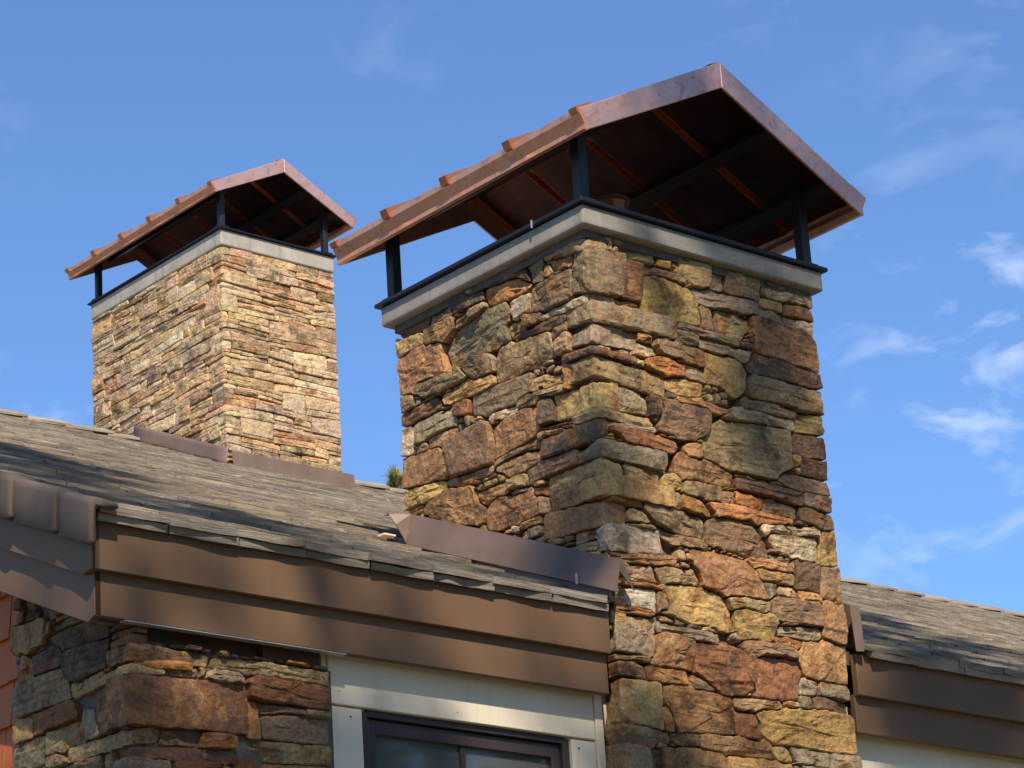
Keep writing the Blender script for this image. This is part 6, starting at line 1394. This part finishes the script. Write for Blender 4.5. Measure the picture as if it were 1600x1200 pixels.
# ------------------------------------------------------------------ copper hoods
def hood(name, org, LA, LB, e, g, g2, zet, zp, t, tp, d, seams, posts, label, ident):
    ox, oy, oz = org
    root = tag(empty(name, (ox + LA / 2, oy + LB / 2, oz)), label, 'chimney hood', 'copper chimney hoods')
    S = lambda x, y, z: (ox + x, oy + y, oz + z)
    mx = LA / 2
    sl = (zp - zet) / (mx + e)
    ang = math.atan(sl)
    nx_, nz_ = math.sin(ang), math.cos(ang)
    bw, bh = 0.046, 0.040
    for side in (-1, 1):
        X = lambda s: (mx + side * s)                    # s: horizontal distance from the ridge
        Zs = lambda s: zp - sl * s
        run = mx + e
        # pans between the seams
        ys = list(seams)
        for i in range(len(ys) - 1):
            y0, y1 = ys[i] + bw / 2, ys[i + 1] - bw / 2
            m = MB()
            nu, nv = 6, 5
            vs = []
            for lay in (0, 1):
                for a in range(nu + 1):
                    for b in range(nv + 1):
                        s = run * a / nu
                        y = y0 + (y1 - y0) * b / nv
                        wob = 0.0022 * math.sin(a * 1.7 + i * 2 + b * .9) if 0 < b < nv and 0 < a < nu else 0
                        z = Zs(s) - 0.010 - 0.0025 * lay + wob
                        vs.append(S(X(s), y, z))
            fs = []
            st = nv + 1
            off = (nu + 1) * st
            for a in range(nu):
                for b in range(nv):
                    q = (a * st + b, a * st + b + 1, (a + 1) * st + b + 1, (a + 1) * st + b)
                    fs.append(q)
                    fs.append(tuple(off + k for k in q[::-1]))
            rim = [a * st for a in range(nu + 1)] + [nu * st + b for b in range(1, nv + 1)] + [a * st + nv for a in range(nu - 1, -1, -1)] + [b for b in range(nv - 1, 0, -1)]
            for k in range(len(rim)):
                a, b = rim[k], rim[(k + 1) % len(rim)]
                fs.append((a, b, off + b, off + a))
            m.add(vs, fs).build('roof_panel', M['copper_shaded'], root, smooth=False)
        # hollow battens
        for y in ys:
            m = MB()
            th = 0.0025
            s1 = run + 0.012

            def bar(y0, y1, h0, h1, sa=0.0, sb=None):
                sb = s1 if sb is None else sb
                vs = []
                for s in (sa, sb):
                    for (yy, hh) in ((y0, h0), (y1, h0), (y1, h1), (y0, h1)):
                        vs.append(S(X(s) + side * nx_ * hh, yy, Zs(s) - 0.010 + nz_ * hh))
                m.add(vs, [(0, 1, 2, 3), (7, 6, 5, 4), (0, 4, 5, 1), (1, 5, 6, 2), (2, 6, 7, 3), (3, 7, 4, 0)])
            rim_ = y in (ys[0], ys[-1])
            sa_ = run - 0.075 if rim_ else 0.0                 # at the gables only the end block stands above the band
            if rim_:
                bar(y - bw / 2, y + bw / 2, -0.002, 0.001, 0.0, run - 0.075)
            bh = 0.024 if rim_ else 0.040
            bar(y - bw / 2, y - bw / 2 + th, -0.002, bh - th, sa_)
            bar(y + bw / 2 - th, y + bw / 2, -0.002, bh - th, sa_)
            bar(y - bw / 2, y + bw / 2, bh - th, bh, sa_)
            bar(y - bw / 2, y + bw / 2, -0.002, bh, s1, s1 + th)
            m.build('batten', M['copper_reflecting_deep' if ident else 'copper_reflecting'], root)
        # eave band with a turned-out hem
        prof = [(-e - 0.010, zet + 0.004), (-e - 0.006, zet - 0.022), (-e + d * 0.55, zet - t * 0.72), (-e + d * 0.35, zet - t),
                (-e + d, zet - t - 0.002), (-e + d + 0.012, zet - t * 0.72), (-e + 0.010, zet - 0.022), (-e + 0.012, zet - 0.002)]
        if side > 0:
            prof = [(LA - x, z) for x, z in prof]
        m = MB()
        n = len(prof)
        nseg = 14
        vs, fs = [], []
        for i in range(nseg + 1):
            y = -g + 0.004 + (LB + g2 + g - 0.008) * i / nseg
            wob = 0.0025 * math.sin(i * 1.9 + side)
            vs += [S(x + wob, y, z + wob * .6) for x, z in prof]
        for i in range(nseg):
            for j in range(n):
                fs.append((i * n + j, i * n + (j + 1) % n, (i + 1) * n + (j + 1) % n, (i + 1) * n + j))
        fs += [tuple(range(n)), tuple(range(nseg * n, nseg * n + n))]
        m.add(vs, fs).build('eave_band', M['copper_reflecting'], root)
        # gable bands, near and far, one to each side of the peak
        for y0, y1 in ((-g, -g + 0.014), (LB + g2 - 0.014, LB + g2)):
            xe, xi = (-e - 0.004, -e + d) if side < 0 else (LA + e + 0.004, LA + e - d)
            xm = mx + side * 0.0006
            pr = [(ox + xe, oz + zet), (ox + xm, oz + zp + 0.004), (ox + xm, oz + zp - tp), (ox + xi, oz + zet - t)]
            MB().prism(pr, 1, oy + y0, oy + y1).build('gable_band', M['copper'], root, bevel=0.0025, seg=1)
            # the flat edge turned over the top of the band
        # purlins of the steel frame
        for s in (0.36 * LA / 1.5, 0.70 * LA / 1.5 + 0.01):
            z = Zs(s) - 0.016
            c, sn = math.cos(ang), math.sin(ang) * side
            hw, hh = 0.030, 0.028
            pr = []
            for (a, b) in ((-hw, 0), (hw, 0), (hw, -hh), (-hw, -hh)):
                pr.append((ox + X(s) + a * c + b * -sn * -1 * 0, oz + z - a * sn + b))
            MB().prism(pr, 1, oy - g + 0.02, oy + LB + g2 - 0.02).build('purlin', M['black_metal'], root, bevel=0.002, seg=1)
    # ridge cap
    MB().prism([(ox + mx - 0.05, oz + zp - 0.012), (ox + mx, oz + zp + 0.012), (ox + mx + 0.05, oz + zp - 0.012), (ox + mx, oz + zp + 0.006)], 1, oy - g + 0.015, oy + LB + g2 - 0.015).build('ridge_cap', M['copper'], root)
    pw = 0.050 * (LA / 1.5) ** 0.4
    for (px, py) in posts:
        s = abs(px - mx)
        zt = zp - sl * s - 0.05
        MB().box(ox + px - pw / 2, ox + px + pw / 2, oy + py - pw / 2, oy + py + pw / 2, oz + 0.009, oz + zt).build('post', M['black_metal'], root, bevel=0.004, seg=2)
        MB().box(ox + px - 0.045, ox + px + 0.045, oy + py - 0.045, oy + py + 0.045, oz + 0.001, oz + 0.009).build('foot_plate', M['black_metal'], root, bevel=0.002, seg=1)
    return root


hood('copper_hood', (0, 0, 0), LA, LB, 0.112, 0.164, 0.139, 0.3177, 0.7626, 0.0924, 0.1212, 0.0325, (-0.130, 0.300, 0.735, 1.160, 1.550),
     ((0.055, 0.055), (1.405, 0.055), (0.055, LB - 0.09), (1.405, LB - 0.09)),
     'large gabled copper hood on black posts over the near stone chimney', 1)
hood('copper_hood', (TX, TY, TZ), LA2, LB2, 0.1126, 0.0952, 0.1049, 0.2894, 0.6308, 0.0723, 0.1077, 0.030, (-0.065, 0.342, 0.733, 1.120, 1.505, 1.885),
     ((0.045, 0.045), (LA2 - 0.085, 0.045), (0.045, LB2 - 0.10), (LA2 - 0.085, LB2 - 0.10)),
     'smaller, farther gabled copper hood over the stone chimney on the ridge', 2)

# ------------------------------------------------------------------ chimneys
ch = tag(empty('stone_chimney', (0.75, 0.72, -ZO)), 'big near stone chimney with dark gaps and grey concrete cap, rising beside the eave', 'chimney', 'stone chimneys')
S0 = 0.06


def cap(root, org, LA, LB, h, mat='concrete', ct=0.019):
    ox, oy, oz = org
    i = 0.020
    m = MB().box(ox + i, ox + LA - i, oy + i, oy + LB - i, oz - h, oz - ct - 0.0005)
    m.build('cap_slab', M[mat], root, bevel=0.016, smooth=False, seg=3)
    m = MB().box(ox, ox + LA, oy, oy + LB, oz - ct, oz)
    cv = m.build('chase_cover', M['cover_metal'], root, bevel=0.003, seg=1)
    return cv


cap(ch, (0, 0, 0), LA, LB, 0.114)
# mortar core, drawn back from the stone faces
MB().box(S0 + 0.05, LA - S0 - 0.04, S0 + 0.05, LB - S0 - 0.04, -ZO, -0.1145).build('mortar_core', M['mortar'], ch)
MB().box(S0 + 0.004, LA - S0 - 0.004, S0 + 0.004, LB - S0 - 0.004, -0.150, -0.1143).build('mortar_bed', M['mortar'], ch)
build_stones(STONES['main'], S0, S0, 0.0, ch, 11, gain=1.12, relief=1.0, fade=0.22, ref=(.225, .158, .092))
# seam clips of the cover
MB().box(-0.004, 0.0, 0.318, 0.326, -0.03, 0.006).build('cover_clip', M['pale_strip'], ch)

# flashing along the foot of the left face, bent out over the step flashing
def sheet(pts, th, n):
    """thin plate: polygon pts pushed along n by th"""
    m = MB()
    k = len(pts)
    q = [tuple(a + b * th for a, b in zip(p, n)) for p in pts]
    m.add(list(pts) + q, [tuple(range(k)), tuple(range(2 * k - 1, k - 1, -1))] + [(i, (i + 1) % k, k + (i + 1) % k, k + i) for i in range(k)])
    return m


def strip_mesh(y0, y1, ny, ztop, zbot, xtop, xbot, th=0.003, wob=0.004):
    m = MB()
    vs, fs = [], []
    rows = 4
    for i in range(ny + 1):
        y = y0 + (y1 - y0) * i / ny
        for j in range(rows + 1):
            f = j / rows
            w = wob * mnoise.noise(Vector((y * 3.1, f * 2, 4.2)))
            vs.append((xtop + (xbot - xtop) * f + w, y, ztop(y) + (zbot(y) - ztop(y)) * f))
    nn = len(vs)
    vs += [(x + th, y, z) for x, y, z in vs]
    st = rows + 1
    for i in range(ny):
        for j in range(rows):
            q = (i * st + j, i * st + j + 1, (i + 1) * st + j + 1, (i + 1) * st + j)
            fs += [q, tuple(nn + k for k in q[::-1])]
    rim = [i * st for i in range(ny + 1)] + [ny * st + j for j in range(1, st)] + [i * st + rows for i in range(ny - 1, -1, -1)] + [j for j in range(rows - 1, 0, -1)]
    for k in range(len(rim)):
        a, b = rim[k], rim[(k + 1) % len(rim)]
        fs.append((a, b, nn + b, nn + a))
    return m.add(vs, fs)


f1 = strip_mesh(-0.036, 1.285, 16, lambda y: -1.610 + 0.430 * (y + 0.03), lambda y: -1.722 + 0.4255 * (y - 0.03) - 0.004, 0.030, -0.004, 0.003, 0.003)
f1.build('counter_flashing', M['brown_metal'], ch)
# folded corner flap at the eave end, and the flared fold at the upper end
sheet([(0.030, -0.034, -1.612), (0.105, 0.020, -1.606), (0.150, 0.022, -1.715), (0.022, -0.030, -1.655)], 0.003, (0, 1, 0)).build('corner_flap', M['brown_metal'], ch)
sheet([(0.028, 1.283, -1.046), (-0.06, 1.33, -1.045), (-0.045, 1.30, -1.10), (-0.004, 1.285, -1.184)], 0.003, (0.5, 0.5, 0)).build('corner_flap', M['brown_metal'], ch)
sheet([(0.028, 1.284, -1.046), (0.028, 1.42, -0.99), (-0.03, 1.40, -1.03), (-0.058, 1.33, -1.044)], 0.003, (0, 0, 1)).build('corner_flap', M['brown_metal'], ch)
f2 = strip_mesh(0.030, 1.40, 14, lambda y: -1.70 + 0.4255 * (y - 0.03), lambda y: roofz(y) + 0.004, 0.020, 0.012, 0.003, 0.002)
f2.build('step_flashing', M['brown_metal'], ch, smooth=True)
MB().box(-0.011, -0.006, 0.185, 0.196, -1.664, -1.618).build('nail_tab', M['pale_strip'], ch)
MB().box(-0.115, -0.050, 1.30, 1.345, roofz(1.32) + 0.045, roofz(1.32) + 0.052).build('shim', M['trim'], ch)
# flashing on the hidden right side, its end seen past the corner
f3 = strip_mesh(0.02, 1.40, 10, lambda y: -1.60 + 0.43 * (y - 0.02), lambda y: roofz(y) + 0.002, 1.487, 1.492, 0.004, 0.001)
f3.build('counter_flashing', M['brown_metal'], ch)
sheet([(1.44, 0.03, -1.590), (1.49, 0.018, -1.598), (1.49, 0.018, -1.80), (1.455, 0.03, -1.80)], 0.004, (0, 1, 0)).build('corner_flap', M['brown_metal'], ch)

ch2 = tag(empty('stone_chimney', (TX + LA2 / 2, TY + LB2 / 2, -ZO)), 'farther sunlit tan stone chimney with pale concrete cap standing on the roof ridge', 'chimney', 'stone chimneys')
S2 = 0.022
cap(ch2, (TX, TY, TZ), LA2, LB2, 0.141, 'concrete_sunlit', 0.013)
MB().box(TX + S2 + 0.04, TX + LA2 - S2 - 0.03, TY + S2 + 0.04, TY + LB2 - S2 - 0.03, roofz(TY) - 0.6, TZ - 0.1412).build('mortar_core', M['mortar'], ch2)
build_stones(STONES['left'], TX + S2, TY + S2, TZ, ch2, 12, gain=1.45, relief=0.5, fade=0.52, ref=(.37, .275, .172))
# apron and side flashing
zb = roofz(TY)
m = strip_mesh(0, 1, 1, lambda y: 0, lambda y: 0, 0, 0)
MB().prism([(TY - 0.022, zb + 0.125), (TY - 0.018, zb + 0.128), (TY - 0.035, zb + 0.01), (TY - 0.040, zb + 0.01)], 0, TX + 0.03, TX + LA2 + 0.045).build('apron_flashing', M['brown_metal'], ch2)
MB().prism([(TY - 0.16, roofz(TY - 0.16) + 0.034), (TY - 0.03, roofz(TY - 0.03) + 0.034), (TY - 0.03, roofz(TY - 0.03) + 0.030), (TY - 0.16, roofz(TY - 0.16) + 0.030)], 0, TX - 0.02, TX + LA2 + 0.04).build('apron_sheet', M['brown_metal'], ch2)
m = strip_mesh(TY - 0.045, RY - 0.05, 8, lambda y: roofz(y) + 0.150, lambda y: roofz(y) + 0.012, TX - 0.020, TX - 0.035, 0.003, 0.003)
m.build('counter_flashing', M['brown_metal'], ch2, smooth=True)

# flue under the near hood
fl = tag(empty('flue_pipe', (0.80, 0.66, 0.0)), 'copper brown octagonal flue top under the near hood', 'flue')
m = MB()


def ring_prism(m, cx, cy, r0, r1, z0, z1, n=8, ph=0.2):
    a = [(cx + r0 * math.cos(ph + 2 * PI * i / n), cy + r0 * math.sin(ph + 2 * PI * i / n), z0) for i in range(n)]
    b = [(cx + r1 * math.cos(ph + 2 * PI * i / n), cy + r1 * math.sin(ph + 2 * PI * i / n), z1) for i in range(n)]
    m.add(a + b, [tuple(range(n)), tuple(range(2 * n - 1, n - 1, -1))] + [(i, (i + 1) % n, n + (i + 1) % n, n + i) for i in range(n)])


ring_prism(m, 0.80, 0.66, 0.075, 0.075, 0.002, 0.40)
m.build('pipe', M['copper_reflecting'], fl)
m = MB()
ring_prism(m, 0.80, 0.66, 0.092, 0.092, 0.401, 0.412, 24)
m.build('cap_rim', M['brown_metal'], fl)
m = MB()
ring_prism(m, 0.80, 0.66, 0.088, 0.02, 0.4125, 0.435, 24)
m.build('cap_cone', M['copper'], fl)

# ------------------------------------------------------------------ stone pier at the house corner
PX, PY = -2.22, 0.13
pier = tag(empty('stone_pier', (-1.75, 0.5, -ZO)), 'rough stone pier under the corner of the eave, left of the window', 'pier')
MB().box(PX + 0.03, -1.315, PY + 0.03, 0.198, -ZO, -2.20).build('mortar_core', M['mortar'], pier)
cp = MB()
cp.prism([(PY + 0.03, -ZO), (0.93, -ZO), (0.93, roofz(0.93) - 0.32), (PY + 0.03, -2.17)], 0, PX + 0.03, -2.165)
cp.build('mortar_core', M['mortar'], pier)
build_stones(STONES['pier'], PX, PY, 0.0, pier, 13, fade=0.2, ref=(.22, .14, .075))

# ------------------------------------------------------------------ pines
def tuft(m, c, d, L, n, r, wid):
    d = d.normalized()
    a = d.orthogonal().normalized()
    b = d.cross(a)
    for i in range(n):
        ph = r.uniform(0, 2 * PI)
        sp = r.uniform(0.25, 1.0)
        dr = (d * r.uniform(0.5, 1.0) + (a * math.cos(ph) + b * math.sin(ph)) * sp).normalized()
        p0 = c + d * r.uniform(-0.5, 0.4) * L
        p1 = p0 + dr * L * r.uniform(0.7, 1.1)
        s = dr.cross(Vector((r.uniform(-1, 1), r.uniform(-1, 1), r.uniform(-1, 1)))).normalized() * wid
        m.add([p0 - s, p0 + s, p1 + s * 0.25, p1 - s * 0.25], [(0, 1, 2, 3)])


def limb(m, p0, p1, r0, r1, n=6):
    d = (p1 - p0).normalized()
    a = d.orthogonal().normalized()
    b = d.cross(a)
    vs = [p0 + (a * math.cos(2 * PI * i / n) + b * math.sin(2 * PI * i / n)) * r0 for i in range(n)]
    vs += [p1 + (a * math.cos(2 * PI * i / n) + b * math.sin(2 * PI * i / n)) * r1 for i in range(n)]
    m.add(vs, [(i, (i + 1) % n, n + (i + 1) % n, n + i) for i in range(n)] + [tuple(range(n - 1, -1, -1)), tuple(range(n, 2 * n))])


def pine(base, H, crown0, R, nlimb, seed, label, per=5, L=0.22, n=16, wid=0.008, mat='needle', clump=1):
    r = random.Random(seed)
    bx_, by_ = base
    root = tag(empty('pine_tree', (bx_, by_, -ZO)), label, 'tree')
    tr = MB()
    B = Vector((bx_, by_, -ZO))
    k = 9
    pts = [B + Vector((0.12 * math.sin(i * 1.3 + seed), 0.12 * math.cos(i * 1.7), H * i / k)) for i in range(k + 1)]
    rad = [max(0.02, 0.019 * H * (1 - i / k) ** 0.9) for i in range(k + 1)]
    for i in range(k):
        limb(tr, pts[i], pts[i + 1], rad[i], rad[i + 1], 9)
    cr = MB()
    for i in range(nlimb):
        f = (i + r.random()) / nlimb
        z = crown0 + (H - crown0) * f
        tt = z / H * k
        i0 = min(k - 1, int(tt))
        p0 = pts[i0].lerp(pts[i0 + 1], tt - i0)
        reach = R * (1 - f) ** 0.75 * r.uniform(0.55, 1.1) + 0.06
        ph = i * 2.399 + r.uniform(-0.5, 0.5)
        p1 = p0 + Vector((math.cos(ph) * reach, math.sin(ph) * reach, reach * r.uniform(-0.12, 0.30)))
        limb(tr, p0, p1, max(0.008, 0.02 * reach), 0.006, 5)
        cnt = max(2, int(per * reach))
        for j in range(cnt):
            q = r.uniform(0.35, 1.02)
            pos = p0.lerp(p1, q) + Vector((r.gauss(0, .13), r.gauss(0, .13), r.gauss(0, .08))) * min(1.6, reach)
            dr = (p1 - p0).normalized() * 0.6 + Vector((r.gauss(0, .5), r.gauss(0, .5), 0.5))
            for _ in range(clump):
                off = Vector((r.gauss(0, .16), r.gauss(0, .16), r.gauss(0, .12))) if clump > 1 else Vector()
                tuft(cr, pos + off, dr, L * r.uniform(0.8, 1.2), n, r, wid)
    for j in range(34):
        ph = r.uniform(0, 2 * PI)
        dz = r.uniform(0.0, 0.55)
        q = (0.03 + dz * 0.36) * r.uniform(0.3, 1.1)
        tuft(cr, pts[-1] + Vector((math.cos(ph) * q, math.sin(ph) * q, -dz - 0.04)), Vector((math.cos(ph) * .5, math.sin(ph) * .5, 1)), L * .8, n, r, wid)
    tuft(cr, pts[-1], Vector((0, 0, 1)), L, n, r, wid)
    tr.build('trunk', M['bark'], root, origin=B)
    c = cr.build('crown', M[mat], root)
    return root


# the tip that shows over the ridge between the two chimneys
tip = Vector((-7.86468, -8.39593, -5.07589)) + (RT * (601 - 800) / 4630.25 + UP * (600 - 743) / 4630.25 + FW) * 40.0
pine((tip.x, tip.y), tip.z + ZO, tip.z + ZO - 7.0, 2.4, 90, 3, 'pine tree behind the ridge, only its pale green tip showing', per=16, L=0.13, n=70, wid=0.007, mat='needle_tip')
# a tall open pine behind the viewer throws its broken shade on the near chimney and the eave
pine((-4.75, -11.9), 28.0, 9.0, 4.8, 90, 8, 'tall pine standing behind the viewer, shading the near chimney', per=0.85, L=0.36, n=34, wid=0.014, clump=5)
pine((-10.4, -12.4), 27.0, 9.0, 4.8, 80, 15, 'second pine behind the viewer, farther left, shading the eave corner', per=0.42, L=0.36, n=34, wid=0.014, clump=5)


# the wood behind the viewer: it closes off the low sky and shows in the window
def woodland():
    r = random.Random(77)
    m = MB()
    for i in range(46):
        a = math.radians(184 + 170 * (i + r.random()) / 46)
        d = r.uniform(30, 52)
        bx_, by_ = d * math.cos(a), d * math.sin(a)
        H = r.uniform(20, 27)
        limb(m, Vector((bx_, by_, -ZO)), Vector((bx_, by_, -ZO + H * 0.95)), 0.25, 0.03, 6)
        for k in range(700):
            f = r.random() ** 0.8
            z = -ZO + 1.2 + (H - 1.2) * f
            R = (H * 0.20) * (1 - f) ** 0.8 + 0.15
            ph = r.uniform(0, 2 * PI)
            q = R * math.sqrt(r.random())
            c = Vector((bx_ + q * math.cos(ph), by_ + q * math.sin(ph), z))
            u = Vector((math.cos(ph), math.sin(ph), r.uniform(-0.5, 0.3))) * r.uniform(0.35, 0.7)
            v = Vector((-math.sin(ph), math.cos(ph), r.uniform(-0.4, 0.4))) * r.uniform(0.2, 0.4)
            m.add([c - u - v * 0.3, c - v, c + u, c + v], [(0, 1, 2, 3)])
    o = m.build('woodland', M['needle'], origin=(0, -40, -ZO))
    tag(o, 'dark pine wood closing the view behind the viewer', 'wood', kind='stuff')


woodland()


print('tiles', n_tiles, 'objects', len(bpy.data.objects))
